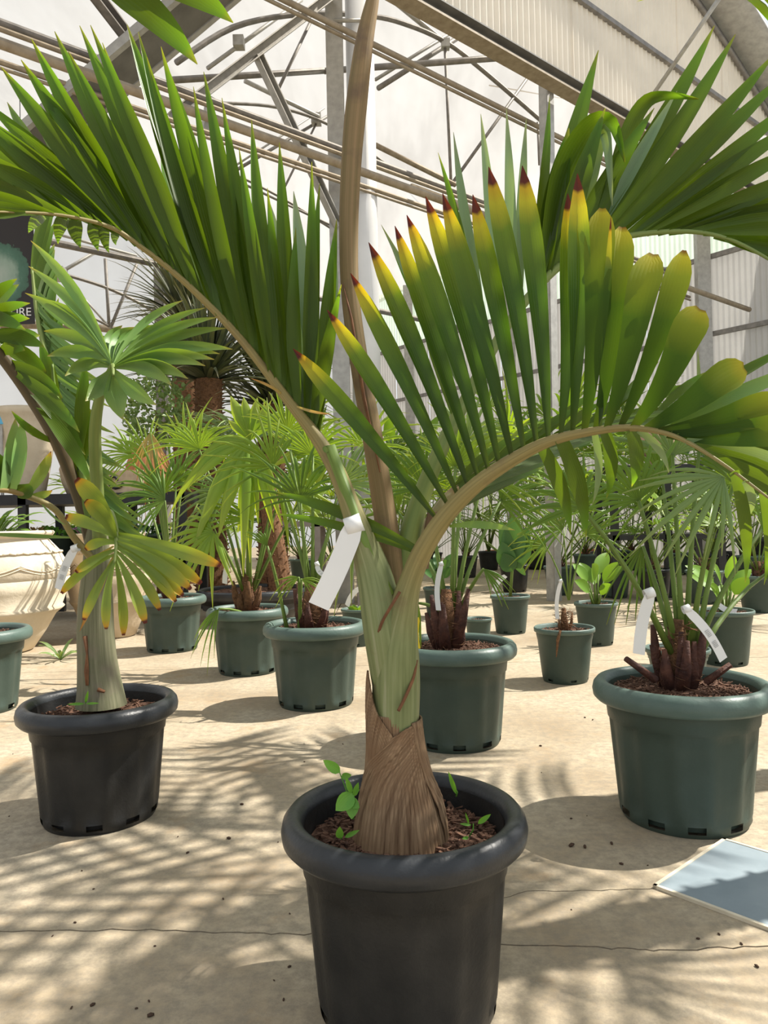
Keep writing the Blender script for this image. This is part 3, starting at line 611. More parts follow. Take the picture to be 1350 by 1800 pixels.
# frond C (behind, top right)
C = [(704, 1130, MY+.02), (706, 1040, MY+.03), (716, 960, MY+.04), (735, 890, MY+.06), (770, 800, MY+.10), (820, 700, MY+.16), (880, 590, MY+.22), (940, 510, MY+.26), (1000, 455, MY+.28), (1060, 426, MY+.29), (1130, 411, MY+.29), (1210, 407, MY+.27), (1280, 420, MY+.24), (1350, 455, MY+.2), (1420, 505, MY+.15)]
frC, fC = frond(palm, C, [24, 26, 20, 17, 14, 11, 9, 8, 7, 6, 5, 4, 3.4, 2.6, 1.5], 'rachis_g', n=12)
TC = [((860, 628), (797, 232), 26, 'leaf_pale'), ((880, 595), (845, 200), 28, 'leaf_pale'), ((900, 562), (890, 190), 26, 'leaf_pale'), ((915, 540), (925, 208), 24, 'leaf_pale'), ((930, 520), (966, 170), 24, 'leaf'), ((850, 645), (770, 268), 24, 'leaf'), ((830, 680), (690, 440), 22, 'leaf'), ((820, 700), (670, 395), 22, 'leaf_pale'), ((800, 740), (725, 470), 22, 'leaf'), ((945, 505), (1052, 88), 44, 'leaf'), ((960, 490), (1000, 225), 54, 'leaf'), ((975, 478), (1064, 190), 44, 'leaf'), ((990, 465), (1150, 190), 42, 'leaf'), ((1010, 450), (1256, 45), 44, 'leaf'), ((1030, 440), (1190, 160), 30, 'leaf_pale'), ((1035, 438), (1293, 60), 42, 'leaf'), ((1055, 428), (1365, 90), 44, 'leaf'), ((1075, 422), (1390, 120), 40, 'leaf'), ((1095, 418), (1410, 165), 40, 'leaf'), ((1115, 414), (1420, 205), 40, 'leaf'), ((1135, 411), (1430, 245), 40, 'leaf'), ((1155, 409), (1440, 285), 42, 'leaf'), ((1175, 408), (1450, 320), 40, 'leaf'), ((1195, 407), (1455, 350), 34, 'leaf'), ((1215, 408), (1460, 375), 34, 'leaf'), ((1235, 411), (1465, 400), 34, 'leaf'), ((1255, 415), (1470, 425), 30, 'leaf'), ((1275, 420), (1470, 450), 30, 'leaf'), ((1300, 430), (1470, 480), 28, 'leaf')]
for b, t, wd, m_ in TC:
    leaf(frC, fC, b, t, wd*.82, m_, dY=rr.uniform(-.06, .10), bow=rr.uniform(-6, 10), twist=rr.uniform(-.45, .45), fold=.5, n=12, pw=2.0, peak=.4)
for pts, wd, m_ in [([(955, 495), (985, 320), (1035, 225), (1075, 215), (1098, 285)], 44, 'leaf'), ([(1000, 460), (1030, 330), (1052, 240), (1066, 245), (1076, 362)], 34, 'leaf_pale'), ([(1040, 437), (1095, 260), (1130, 185), (1170, 168), (1228, 174)], 30, 'leaf')]:
    q = smoothpts([(a, b) for a, b in pts], 4); v, f, uv = [], [], []; n = len(q)
    for i, (a, b) in enumerate(q):
        s = i/(n-1); p = P(a, b, MY+.27-.05*s); a2, b2 = q[min(i+1, n-1)]; a1, b1 = q[max(i-1, 0)]; L = math.hypot(a2-a1, b2-b1); nx, ny = -(b2-b1)/L, (a2-a1)/L
        w_ = wd/2*(1-s**2.4)*min(1, .4+s*2)+.8
        for k in (-1, 0, 1): v.append(P(a+nx*w_*k, b+ny*w_*k, MY+.27-.05*s+(.012 if k == 0 else 0)+k*.01)); uv.append((k*.5+.5, s))
    for i in range(n-1):
        for k in (0, 1): a = i*3+k; f.append((a, a+1, a+4, a+3))
    put('leaflet', v, f, m_, frC, uv=uv)
# a second, mostly hidden frond behind with pinnate leaflets crossing low on the right
Dp = [(712, 1060, MY+.05), (735, 960, MY+.10), (790, 870, MY+.22), (880, 810, MY+.36), (980, 770, MY+.48), (1080, 745, MY+.56), (1180, 735, MY+.62)]
frD, fD = frond(palm, Dp, [14, 12, 8, 6, 5, 4, 2], 'rachis', n=8)
for i in range(24):
    q = fD[9+i % 22]; up_ = i % 2
    leaf(frD, fD, (q[0], q[1]), (q[0]+70+rr.uniform(0, 60), q[1]-60-rr.uniform(0, 60)) if up_ else (q[0]+60, q[1]-20), 16, 'leaf', dY=.1, bow=-5, twist=rr.uniform(-.5, .5), n=7)
# spear leaf
SP = [(700, 1080, MY+.01), (690, 1000, MY+.02), (676, 900, MY+.03), (655, 770, MY+.035), (632, 640, MY+.04), (616, 520, MY+.045), (613, 400, MY+.05), (618, 280, MY+.05), (627, 180, MY+.05), (641, 70, MY+.05), (656, -5, MY+.05), (664, -60, MY+.05)]
frS, fS = frond(palm, SP, [18, 20, 20, 18, 16.5, 16, 17, 18, 19, 16, 11, 3], 'spear', n=16)
put('old_leaf_edge', *tube([P(603, 500, MY+.03), P(618, 560, MY+.025), P(640, 700, MY+.018), P(668, 830, MY+.01)], [.001, .002, .003, .001], 6)[:2], 'sheath_edge', frS)
# brown margins of the leaf sheaths
def edge(pts, r, parent): put('sheath_margin', *tube([P(a, b, y) for a, b, y in smoothpts(pts, 5)], r, 6)[:2], 'sheath_edge', parent)
EY = MY-.042
edge([(703, 1040, MY-.066), (686, 1068, MY-.068), (671, 1095, MY-.058), (662, 1125, MY-.044), (659, 1150, MY-.03)], .0026, frB)
edge([(732, 1160, MY-.030), (727, 1190, MY-.038), (714, 1222, MY-.048), (700, 1250, MY-.052)], .0026, frB)
stem([(745, 1000, MY+.03, 8), (752, 950, MY+.03, 10), (760, 900, MY+.03, 9)], 'dead_petiole', 'sheath', palm, 16, 4)
# ================================================================ bottle palm in the black pot on the left
lb = G(177, 1432); LY = lb.y
lp = thing('potted_palm', 'bottle palm with swollen grey trunk and yellowing lower leaf in a black pot', 'potted palm', lb)
pot_parts(lp, lb, .214, .325, 'black', .05, 400, 4)
def stemY(root, pts, name, mat, n=40, flute=None):
    global MY
    return stem([(a, b, y, r) for a, b, y, r in pts], name, mat, root, n, 5, flute)
stemY(lp, [(178, 1240, LY, 43), (176, 1210, LY, 38), (171, 1160, LY, 33), (168, 1110, LY, 31), (168, 1060, LY, 29), (170, 1000, LY, 24), (170, 950, LY, 20), (170, 905, LY, 15)], 'trunk', 'bottle', 64, lambda a, s: 1+.012*math.sin(a*23))
put('scar', *tube([P(150, 1118, LY-.047), P(153, 1150, LY-.053), P(152, 1180, LY-.056), P(153, 1205, LY-.06)], [.008, .003, .007, .004], 6)[:2], 'sheath_edge', lp)
put('scar', *tube([P(172, 1212, LY-.06), P(184, 1216, LY-.06)], [.006, .004], 6)[:2], 'sheath_edge', lp)
f1, q1 = frond(lp, [(175, 950, LY-.02), (170, 850, LY-.06), (167, 760, LY-.12), (175, 700, LY-.17), (190, 660, LY-.21), (198, 642, LY-.24), (199, 660, LY-.28)], [13, 12, 11, 9, 6, 4, 2], 'rachis_g')
for t, wd in [((54, 423), 26), ((50, 468), 24), ((44, 515), 24), ((78, 526), 28), ((77, 582), 28), ((83, 626), 30), ((114, 661), 30), ((150, 705), 40), ((216, 738), 46), ((275, 712), 34), ((409, 614), 26), ((386, 622), 26), ((377, 632), 28), ((361, 643), 28), ((331, 666), 30), ((302, 678), 30), ((398, 577), 22), ((381, 558), 20), ((322, 528), 18), ((361, 541), 18), ((215, 572), 26), ((236, 575), 26), ((258, 578), 24), ((280, 572), 22), ((190, 580), 24), ((168, 592), 22)]:
    dx, dy = t[0]-198, t[1]-642
    leaf(f1, q1, (198+dx*.02, 645+dy*.05), t, wd*.86, 'leaf_star', dY=-.04 if dy > -20 else .10, bow=(16 if dy < 40 else -5) if dx < 0 else (-16 if dy < 40 else 5), bowd=.02, twist=rr.uniform(-.6, .6), n=12, base=.15, peak=.5, pw=2.0, fold=.45)
f2, q2 = frond(lp, [(160, 960, LY), (140, 880, LY-.02), (100, 775, LY-.06), (50, 690, LY-.10), (0, 622, LY-.15), (-70, 540, LY-.22)], [10, 11, 12, 12, 11, 7], 'rachis_d', n=10)
for b, t, wd in [((0, 622), (44, 616), 26), ((-20, 600), (82, 655), 30), ((-30, 590), (78, 610), 30), ((-40, 575), (52, 560), 26), ((-40, 575), (33, 500), 24), ((-45, 570), (53, 533), 20), ((-10, 610), (70, 590), 28), ((-50, 565), (30, 490), 22), ((60, 705), (160, 850), 26), ((40, 675), (150, 800), 24), ((20, 650), (140, 760), 26), ((100, 778), (20, 722), 14), ((-60, 550), (45, 580), 26), ((10, 635), (110, 700), 26)]:
    leaf(f2, q2, b, t, wd, 'leaf', dY=rr.uniform(-.1, .15), bow=-8, twist=rr.uniform(-.5, .5), n=9)
f3, q3 = frond(lp, [(175, 930, LY+.04), (160, 850, LY+.08), (122, 760, LY+.12), (88, 650, LY+.16), (66, 560, LY+.2), (56, 470, LY+.22)], [9, 8, 6, 5, 4, 2], 'rachis_g')
for i in range(40):
    q = q3[2+i*22//40]; leaf(f3, q3, (q[0]+i % 2, q[1]+(i % 2)*6), (q[0]+70+rr.uniform(0, 45), q[1]+75+rr.uniform(-20, 30)), 11, 'leaf_star', dY=-.02, bow=8, twist=rr.uniform(-.4, .4), n=8)
for i in range(20):
    q = q3[5+i]; leaf(f3, q3, (q[0], q[1]), (q[0]-15+i*3, q[1]-110-rr.uniform(0, 50)), 18, 'leaf', dY=.1, bow=-6, twist=rr.uniform(-.4, .4), n=8)
f4, q4 = frond(lp, [(165, 985, LY-.03), (130, 945, LY-.06), (98, 897, LY-.10), (50, 873, LY-.14), (0, 862, LY-.18), (-90, 875, LY-.22)], [7, 6, 5.5, 5, 4, 2], 'rachis')
for b, t, wd, m_ in [((5, 863), (27, 735), 24, 'leaf_star'), ((22, 866), (38, 738), 24, 'leaf_star'), ((45, 871), (90, 793), 20, 'leaf_yellow'), ((-10, 862), (-30, 740), 26, 'leaf'), ((-20, 862), (20, 810), 36, 'leaf'), ((30, 869), (52, 850), 30, 'leaf'), ((50, 872), (92, 862), 14, 'leaf_yellow'), ((-30, 862), (-70, 760), 26, 'leaf'), ((10, 864), (-15, 790), 30, 'leaf'), ((70, 880), (118, 925), 4, 'leaf_star')]:
    leaf(f4, q4, b, t, wd, m_, dY=rr.uniform(-.05, .1), bow=4, n=8, base=.4)
leaf(f4, q4, (128, 945), (-40, 938), 8, 'leaf_star', dY=-.05, n=6)
f5, q5 = frond(lp, [(172, 930, LY-.05), (192, 900, LY-.12), (204, 930, LY-.20), (204, 960, LY-.24), (201, 990, LY-.27)], [7, 6, 4, 3, 2], 'rachis_g')
for b, t, wd in [((205, 938), (388, 994), 36), ((206, 946), (354, 1026), 34), ((205, 952), (336, 1036), 30), ((205, 956), (322, 1047), 30), ((204, 962), (309, 1058), 28), ((203, 968), (281, 1073), 26), ((203, 975), (256, 1096), 28), ((202, 982), (217, 1117), 24), ((201, 988), (187, 1106), 24), ((200, 985), (147, 1090), 24), ((201, 975), (108, 1043), 24), ((203, 966), (133, 1006), 24), ((204, 955), (150, 966), 26), ((204, 945), (115, 908), 32), ((204, 938), (134, 842), 46), ((203, 945), (150, 880), 40)]:
    leaf(f5, q5, b, t, wd*.70, 'leaf_yellow', dY=rr.uniform(-.08, .02), bow=rr.uniform(3, 9)*(-1 if t[0] > b[0] else 1), twist=rr.uniform(-.25, .25), n=10, base=.25, peak=.66, pw=2.6, blunt=.3, fold=.4)
leaf(f5, q5, (201, 975), (140, 1110), 10, 'fan_dry', dY=.02, n=7); leaf(f5, q5, (200, 960), (128, 1005), 8, 'fan_dry', dY=.05, n=7)
f6, q6 = frond(lp, [(170, 950, LY), (150, 890, LY-.02), (140, 800, LY-.03), (100, 700, LY-.04), (92, 640, LY-.05)], [8, 8, 6, 4, 2], 'petiole')
for b, t, wd in [((140, 800), (150, 640), 26), ((130, 780), (80, 690), 20), ((145, 860), (128, 790), 26), ((140, 830), (160, 720), 24), ((120, 745), (62, 660), 22), ((105, 710), (70, 600), 22)]: leaf(f6, q6, b, t, wd, 'leaf', dY=.02, n=8, twist=.3)
# ================================================================ fan palms
def fanblade(hub, axis, nrm, rad, nseg=16, spread=150, droop=.25, wk=1.0, split=.35, seed=0, n=6):
    """palmate blade: folded segments radiating from the hub, joined near it, drooping at the tips"""
    r = random.Random(seed); hub = Vec(hub); axis = Vec(axis).normalized(); nrm = Vec(nrm); nrm = (nrm-axis*nrm.dot(axis)).normalized(); sd_ = axis.cross(nrm)
    m = MB(); step = math.radians(spread)/max(1, nseg-1)
    for i in range(nseg):
        a = -math.radians(spread)/2+i*step+r.uniform(-.25, .25)*step; d = axis*math.cos(a)+sd_*math.sin(a); L = rad*(1-.25*abs(2*i/(nseg-1)-1)**2)*r.uniform(.78, 1.1)
        wmax = 2*math.sin(step/2)*L*split*wk*.9; v, f, uv = [], [], []
        side = d.cross(nrm); dd = droop*r.uniform(.3, 2.2)
        for k in range(n+1):
            s = k/n; p = hub+d*L*s+nrm*(L*.10*math.sin(a*3+i)*s*0)+Vec((0, 0, -dd*L*s**2.4))+nrm*.06*L*math.sin(math.pi*s)
            w_ = wmax/2*(s/split if s < split else max(.03, 1-((s-split)/(1-split))**1.7))+.0006
            z = nrm*w_*.9
            v += [p-side*w_-z*.5, p+z*.5, p+side*w_-z*.5]; uv += [(0, s), (.5, s), (1, s)]
        for k in range(n):
            for c in (0, 1): q = k*3+c; f.append((q, q+1, q+4, q+3))
        m.add((v, f, uv))
    return m
def fanfrond(root, crown, hub, axis, nrm, rad, mat='fan', pet='petiole', nseg=16, spread=150, droop=.25, pr=.006, seed=0, sag=.06, spines=False, wk=1.0, split=.30):
    crown, hub = Vec(crown), Vec(hub); L = (hub-crown).length; mid = (crown+hub)/2+Vec((0, 0, L*sag))
    pts = [crown, crown.lerp(mid, .55)+Vec((0, 0, L*sag*.25)), mid, mid.lerp(hub, .5)+Vec((0, 0, L*sag*.25)), hub]
    m = MB().add(tube(pts, [pr*1.5, pr*1.1, pr, pr*.9, pr*.7], 6))
    if spines:
        r = random.Random(seed)
        for k in range(14):
            s = .12+.7*k/14; p = crown.lerp(mid, s*2) if s < .5 else mid.lerp(hub, s*2-1); d = Vec((r.choice((-1, 1))*.8, -.3, .5)).normalized()
            m.add(tube([p+d*pr*.6, p+d*.014], [.0016, .0003], 4))
    f = m.put('frond', pet, root)
    b = fanblade(hub, axis, nrm, rad, nseg, spread, droop, wk, split, seed)
    put('leaf_blade', b.v, b.f, mat, f, uv=b.uv); return f
def pxfan(root, base, hub, Y, radpx, ang, tilt=0.0, mat='fan', dYb=0.0, **k):
    """frond given by pixels: crown (px, py), hub (px, py), depth of hub, blade radius, axis angle in the image, tilt of axis towards the camera"""
    a = math.radians(ang); ax = Vec((math.cos(a), -tilt, math.sin(a))); Yb = k.pop('Yb', Y+dYb)
    nr = k.pop('nrm', None) or Vec((-.15, -1, .45)); return fanfrond(root, P(base[0], base[1], Yb), P(hub[0], hub[1], Y), ax, nr, radpx*Y/F, mat, **k)
def stumps(root, c, n, h, r0, seed, mat='stump', core=.045, name='leaf_base'):
    r = random.Random(seed); c = Vec(c)
    m = MB().add(tube([c+Vec((0, 0, -.01)), c+Vec((0, 0, h*.5)), c+Vec((0, 0, h))], [core*.9, core*.7, core*.45], 12, wob=.10))
    for k in range(70):
        a = r.uniform(0, 6.28); z = r.uniform(0, h); p = c+Vec((math.cos(a)*core*.75, math.sin(a)*core*.75, z)); d = Vec((math.cos(a+1.2), math.sin(a+1.2), r.uniform(-.4, .5))).normalized()
        m.add(tube([p, p+d*.03+Vec((math.cos(a), math.sin(a), 0))*.006, p+d*.05], [.0016, .0012, .0005], 4))
    m.put('trunk', 'fibre', root)
    for k in range(n):
        a = 6.28*k/n+r.uniform(-.3, .3); d = Vec((math.cos(a), math.sin(a), 0)); hh = h*r.uniform(.4, 1.05); out = r.uniform(.15, .75)
        p = c+d*core*.7; q = p+d*(out*hh*.6+r0*.2)+Vec((0, 0, hh))
        put(name, *tube([p, p.lerp(q, .5)+d*.008, q], [r0*1.05, r0*.8, r0*.35], 7, flat=.55)[:2], mat, root)
def potted(name, label, cat, px, py, Rr, H, kind, group=None, chips=160, seed=1, soil_drop=.045):
    b = G(px, py); t = thing(name, label, cat, b, group); pot_parts(t, b, Rr, H, kind, soil_drop, chips, seed); return t, b
RG = .230
# right big green pot
t1, b1 = potted('potted_fan_palm', 'spiny fan palm with two white tags in a large green pot by the inspection cover', 'potted palm', 1203, 1432, RG, .362, 'green', chips=900, seed=21, soil_drop=.035)
Y1 = b1.y; c1 = Vec((b1.x-.005, b1.y+.01, .33))
stumps(t1, c1, 13, .19, .019, 4, core=.042)
for (p, q, r_) in [((1152, 1195), (1100, 1158), .011), ((1240, 1200), (1285, 1168), .011)]:
    put('leaf_base', *tube([P(*p, Y1-.06), P(*q, Y1-.08)], [r_, r_*.7], 7)[:2], 'stump', t1)
for a in [dict(base=(1180, 1085), hub=(1022, 892), Y=Y1-.15, radpx=150, ang=120, mat='fan'), dict(base=(1190, 1080), hub=(1122, 880), Y=Y1, radpx=190, ang=115, mat='fan'), dict(base=(1200, 1075), hub=(1182, 800), Y=Y1+.1, radpx=200, ang=95, mat='fan_grey'),
          dict(base=(1212, 1080), hub=(1272, 838), Y=Y1-.12, radpx=185, ang=215, mat='fan_grey', nseg=11, spread=110, droop=.12, wk=1.1), dict(base=(1222, 1085), hub=(1290, 850), Y=Y1+.12, radpx=190, ang=70), dict(base=(1205, 1080), hub=(1230, 780), Y=Y1+.15, radpx=200, ang=60, mat='fan_grey'),
          dict(base=(1218, 1090), hub=(1340, 930), Y=Y1+.05, radpx=170, ang=20), dict(base=(1185, 1090), hub=(1130, 960), Y=Y1+.1, radpx=110, ang=250, mat='fan', nseg=9, spread=80), dict(base=(1195, 1085), hub=(1165, 850), Y=Y1+.2, radpx=180, ang=140), dict(base=(1225, 1095), hub=(1345, 1010), Y=Y1+.25, radpx=100, ang=5, nseg=12)]:
    a['base'] = (a['base'][0], a['base'][1]+62); pxfan(t1, seed=R.randint(0, 999), spines=True, pr=.0068, Yb=Y1, **a)
# middle big green pot behind the trunk
t2, b2 = potted('potted_fan_palm', 'reddish based fan palm in a large green pot just behind the big palm', 'potted palm', 800, 1302, RG, .362, 'green', chips=700, seed=22, soil_drop=.035)
Y2 = b2.y; stumps(t2, Vec((b2.x-.02, b2.y, .33)), 12, .22, .020, 5, core=.042)
for a in [dict(base=(785, 1030), hub=(745, 860), Y=Y2+.1, radpx=130, ang=110), dict(base=(795, 1030), hub=(800, 820), Y=Y2, radpx=140, ang=85, mat='fan_bright'), dict(base=(800, 1030), hub=(850, 840), Y=Y2+.1, radpx=150, ang=40, mat='fan_bright'), dict(base=(800, 1035), hub=(880, 880), Y=Y2+.2, radpx=130, ang=20, mat='fan'),
          dict(base=(790, 1030), hub=(700, 900), Y=Y2+.2, radpx=110, ang=150, mat='fan_bright'), dict(base=(785, 1040), hub=(735, 1060), Y=Y2+.1, radpx=85, ang=200, mat='fan_bright', nseg=9), dict(base=(805, 1040), hub=(850, 1000), Y=Y2-.1, radpx=70, ang=-45, mat='fan', nseg=7, spread=60), dict(base=(795, 1030), hub=(820, 780), Y=Y2+.3, radpx=150, ang=70, mat='fan_grey')]:
    a['base'] = (a['base'][0], a['base'][1]+40); pxfan(t2, seed=R.randint(0, 999), spines=True, pr=.007, Yb=Y2, **a)
# left-middle big green pot
t3, b3 = potted('potted_fan_palm', 'fan palm with spiny petioles in a large green pot left of the big palm trunk', 'potted palm', 556, 1236, RG, .362, 'green', chips=400, seed=23, soil_drop=.035)
Y3 = b3.y; stumps(t3, Vec((b3.x-.01, b3.y, .33)), 8, .20, .022, 6, core=.06)
for a in [dict(base=(540, 1000), hub=(528, 880), Y=Y3, radpx=150, ang=100), dict(base=(550, 1000), hub=(550, 800), Y=Y3+.1, radpx=140, ang=80, mat='fan_bright'), dict(base=(555, 1000), hub=(600, 850), Y=Y3+.1, radpx=140, ang=45, mat='fan_grey'), dict(base=(545, 1000), hub=(480, 820), Y=Y3+.1, radpx=140, ang=130, mat='fan_bright'),
          dict(base=(555, 1010), hub=(620, 930), Y=Y3+.25, radpx=120, ang=-60, mat='fan_grey', nseg=12), dict(base=(530, 1090), hub=(525, 1015), Y=Y3-.15, radpx=55, ang=200, nseg=6, spread=70, mat='fan_bright'), dict(base=(525, 1090), hub=(530, 1018), Y=Y3-.15, radpx=50, ang=-20, nseg=6, spread=60, mat='fan_bright'), dict(base=(510, 1095), hub=(470, 960), Y=Y3-.1, radpx=60, ang=120, nseg=7, spread=60), dict(base=(545, 1000), hub=(640, 790), Y=Y3+.2, radpx=140, ang=70, mat='fan_bright'), dict(base=(545, 1000), hub=(505, 760), Y=Y3+.35, radpx=140, ang=85, mat='fan_bright')]:
    a['base'] = (a['base'][0], a['base'][1]+40); pxfan(t3, seed=R.randint(0, 999), spines=True, pr=.0075, Yb=Y3, **a)
# next pots towards the left
t4, b4 = potted('potted_fan_palm', 'fan palm with bright drooping fingers in a green pot beside the black tub', 'potted palm', 437, 1180, .222, .35, 'green', chips=250, seed=24, soil_drop=.03)
Y4 = b4.y; stumps(t4, Vec((b4.x, b4.y, .33)), 8, .20, .024, 7, core=.05, mat='fibre')
for a in [dict(base=(435, 1010), hub=(440, 775), Y=Y4-.15, radpx=90, ang=90, mat='fan_bright', nseg=6, spread=90, droop=.0, wk=1.8, split=.55), dict(base=(435, 1010), hub=(438, 778), Y=Y4-.15, radpx=150, ang=200, mat='fan_bright', nseg=9, spread=130, droop=.55, wk=1.5, split=.5), dict(base=(436, 1010), hub=(444, 780), Y=Y4-.16, radpx=140, ang=-90, mat='fan_bright', nseg=8, spread=70, droop=.2, wk=1.6, split=.5),
          dict(base=(435, 1010), hub=(395, 865), Y=Y4, radpx=120, ang=190, mat='fan_grey', nseg=14, spread=150), dict(base=(430, 1015), hub=(375, 935), Y=Y4-.25, radpx=115, ang=215, mat='fan_bright', nseg=13, spread=190, droop=.18, wk=1.3), dict(base=(440, 1010), hub=(440, 915), Y=Y4-.2, radpx=130, ang=165, mat='fan_bright', nseg=9, spread=60, wk=1.2), dict(base=(445, 1010), hub=(520, 800), Y=Y4+.2, radpx=110, ang=60, mat='fan_bright', wk=1.4), dict(base=(430, 1010), hub=(350, 790), Y=Y4+.2, radpx=120, ang=110, mat='fan_bright'),
          dict(base=(450, 1060), hub=(385, 1070), Y=Y4-.25, radpx=80, ang=235, nseg=7, spread=55, mat='fan'), dict(base=(445, 1010), hub=(590, 790), Y=Y4+.25, radpx=120, ang=190, mat='fan_bright', nseg=8, spread=90, wk=1.6, split=.5), dict(base=(445, 1010), hub=(490, 850), Y=Y4+.1, radpx=110, ang=-20, mat='fan_bright', nseg=8, spread=110, wk=1.4)]:
    a['base'] = (a['base'][0], a['base'][1]+30); pxfan(t4, seed=R.randint(0, 999), pr=.0075, Yb=Y4, **a)
t5, b5 = potted('potted_fan_palm', 'fan palm with a dry drooping leaf in the green pot beside the bottle palm', 'potted palm', 303, 1142, .222, .35, 'green', chips=200, seed=25, soil_drop=.03)
Y5 = b5.y; stumps(t5, Vec((b5.x, b5.y, .32)), 6, .16, .02, 8, core=.045)
for a in [dict(base=(300, 1020), hub=(285, 870), Y=Y5, radpx=120, ang=110), dict(base=(300, 1020), hub=(290, 880), Y=Y5-.15, radpx=110, ang=170), dict(base=(300, 1020), hub=(310, 850), Y=Y5+.1, radpx=120, ang=60), dict(base=(300, 1020), hub=(265, 760), Y=Y5+.1, radpx=90, ang=-90, mat='fan_dry', nseg=9, spread=80, droop=.3), dict(base=(300, 1020), hub=(260, 800), Y=Y5+.2, radpx=100, ang=130, mat='fan_bright'), dict(base=(300, 1020), hub=(330, 790), Y=Y5+.2, radpx=110, ang=80, mat='fan_bright'), dict(base=(300, 1020), hub=(230, 800), Y=Y5+.3, radpx=90, ang=150, mat='fan_bright'), dict(base=(300, 1020), hub=(350, 880), Y=Y5+.1, radpx=100, ang=10, mat='fan')]:
    pxfan(t5, seed=R.randint(0, 999), pr=.008, Yb=Y5, **a)
t6, b6 = potted('plant_pot', 'large green pot of bare soil standing in front of the cream urn', 'plant pot', -40, 1248, RG, .362, 'green', chips=300, seed=26, soil_drop=.035)
# small nursery pots
SPOT = [  # px, py base, radius m, height, label, plant
 (994, 1196, .148, .265, 'small green nursery pot with a young fan palm and a fibrous stub', 'seedling'),
 (898, 1112, .140, .265, 'small green nursery pot holding a dark broad leaved plant with rounded leaves', 'rubber'),
 (1049, 1132, .135, .265, 'small green nursery pot with a bright broad leaved plant behind the young fan palm', 'broad'),
 (1276, 1166, .150, .29, 'small green nursery pot with bright paddle leaves behind the two tagged fan palm', 'broad'),
 (1192, 1200, .150, .17, 'low green nursery pot hidden behind the two tagged fan palm', 'none'),
 (630, 1134, .110, .24, 'small green nursery pot with a sprig and a white tag beside the big palm trunk', 'sprig'),
 (842, 1140, .085, .19, 'narrow green nursery pot behind the reddish fan palm pot', 'none'),
 (772, 1085, .13, .25, 'small dark green nursery pot with strap leaves behind the reddish fan palm', 'broad_d')]
SP_ = []
for i, (px, py, r_, h_, lab, kind) in enumerate(SPOT):
    t_, b_ = potted('nursery_pot' if kind == 'none' else 'potted_plant', lab, 'plant pot' if kind == 'none' else 'potted plant', px, py, r_, h_, 'small', chips=120, seed=40+i, soil_drop=.025); SP_.append((t_, b_)); c_ = b_+Vec((0, 0, h_-.03)); Yc = b_.y; r = random.Random(90+i)
    if kind == 'seedling':
        stumps(t_, c_, 5, .12, .010, 50, core=.022, mat='fibre')
        put('root_tuft', *tube([P(985, 1108, Yc-.15), P(980, 1125, Yc-.15), P(978, 1155, Yc-.145)], [.006, .008, .002], 6, wob=.2)[:2], 'fibre', t_)
        for a in [dict(hub=(1010, 900), ang=90, radpx=100), dict(hub=(990, 930), ang=140, radpx=90), dict(hub=(1030, 940), ang=40, radpx=90), dict(hub=(960, 960), ang=170, radpx=70, mat='fan_bright')]: pxfan(t_, (1000, 1055), Y=Yc, seed=r.randint(0, 99), pr=.004, Yb=Yc, nseg=12, **a)
    elif kind == 'rubber':
        put('stalk', *tube([c_, P(903, 960, Yc)], [.012, .008], 8)[:2], 'petiole', t_)
        for (bx, by, tx, ty, wd) in [(903, 985, 903, 905, 42), (895, 1000, 882, 952, 34), (905, 1000, 930, 935, 34), (900, 1005, 885, 972, 30), (906, 1000, 915, 990, 40), (900, 990, 880, 915, 26), (908, 985, 928, 925, 26)]:
            g = broadleaf(P(bx, by, Yc-.02), P(tx, ty, Yc-.05), wd*Yc/F); put('leaf', g[0], g[1], 'broad', t_, uv=g[2])
    elif kind in ('broad', 'broad_d'):
        for k in range(9):
            a = 6.28*k/9+r.uniform(-.3, .3); hgt = r.uniform(.12, .34); d = Vec((math.cos(a), math.sin(a), 0)); m_ = c_+d*.05+Vec((0, 0, hgt*.6)); e_ = c_+d*(.12+.1*r.random())+Vec((0, 0, hgt))
            put('stalk', *tube([c_+d*.015, m_], [.008, .005], 6)[:2], 'petiole', t_)
            g = broadleaf(m_, e_+Vec((0, 0, .06)), r.uniform(.06, .10), nrm=Vec((-d.x*.4, -1, .8)), sag=.25); put('leaf', g[0], g[1], 'broad_bright' if kind == 'broad' else 'broad', t_, uv=g[2])
    elif kind == 'sprig':
        for k in range(6):
            a = k*1.05; d = Vec((math.cos(a), math.sin(a), .7)); g = broadleaf(c_, c_+d*.07, .035); put('leaf', g[0], g[1], 'broad_bright', t_, uv=g[2])
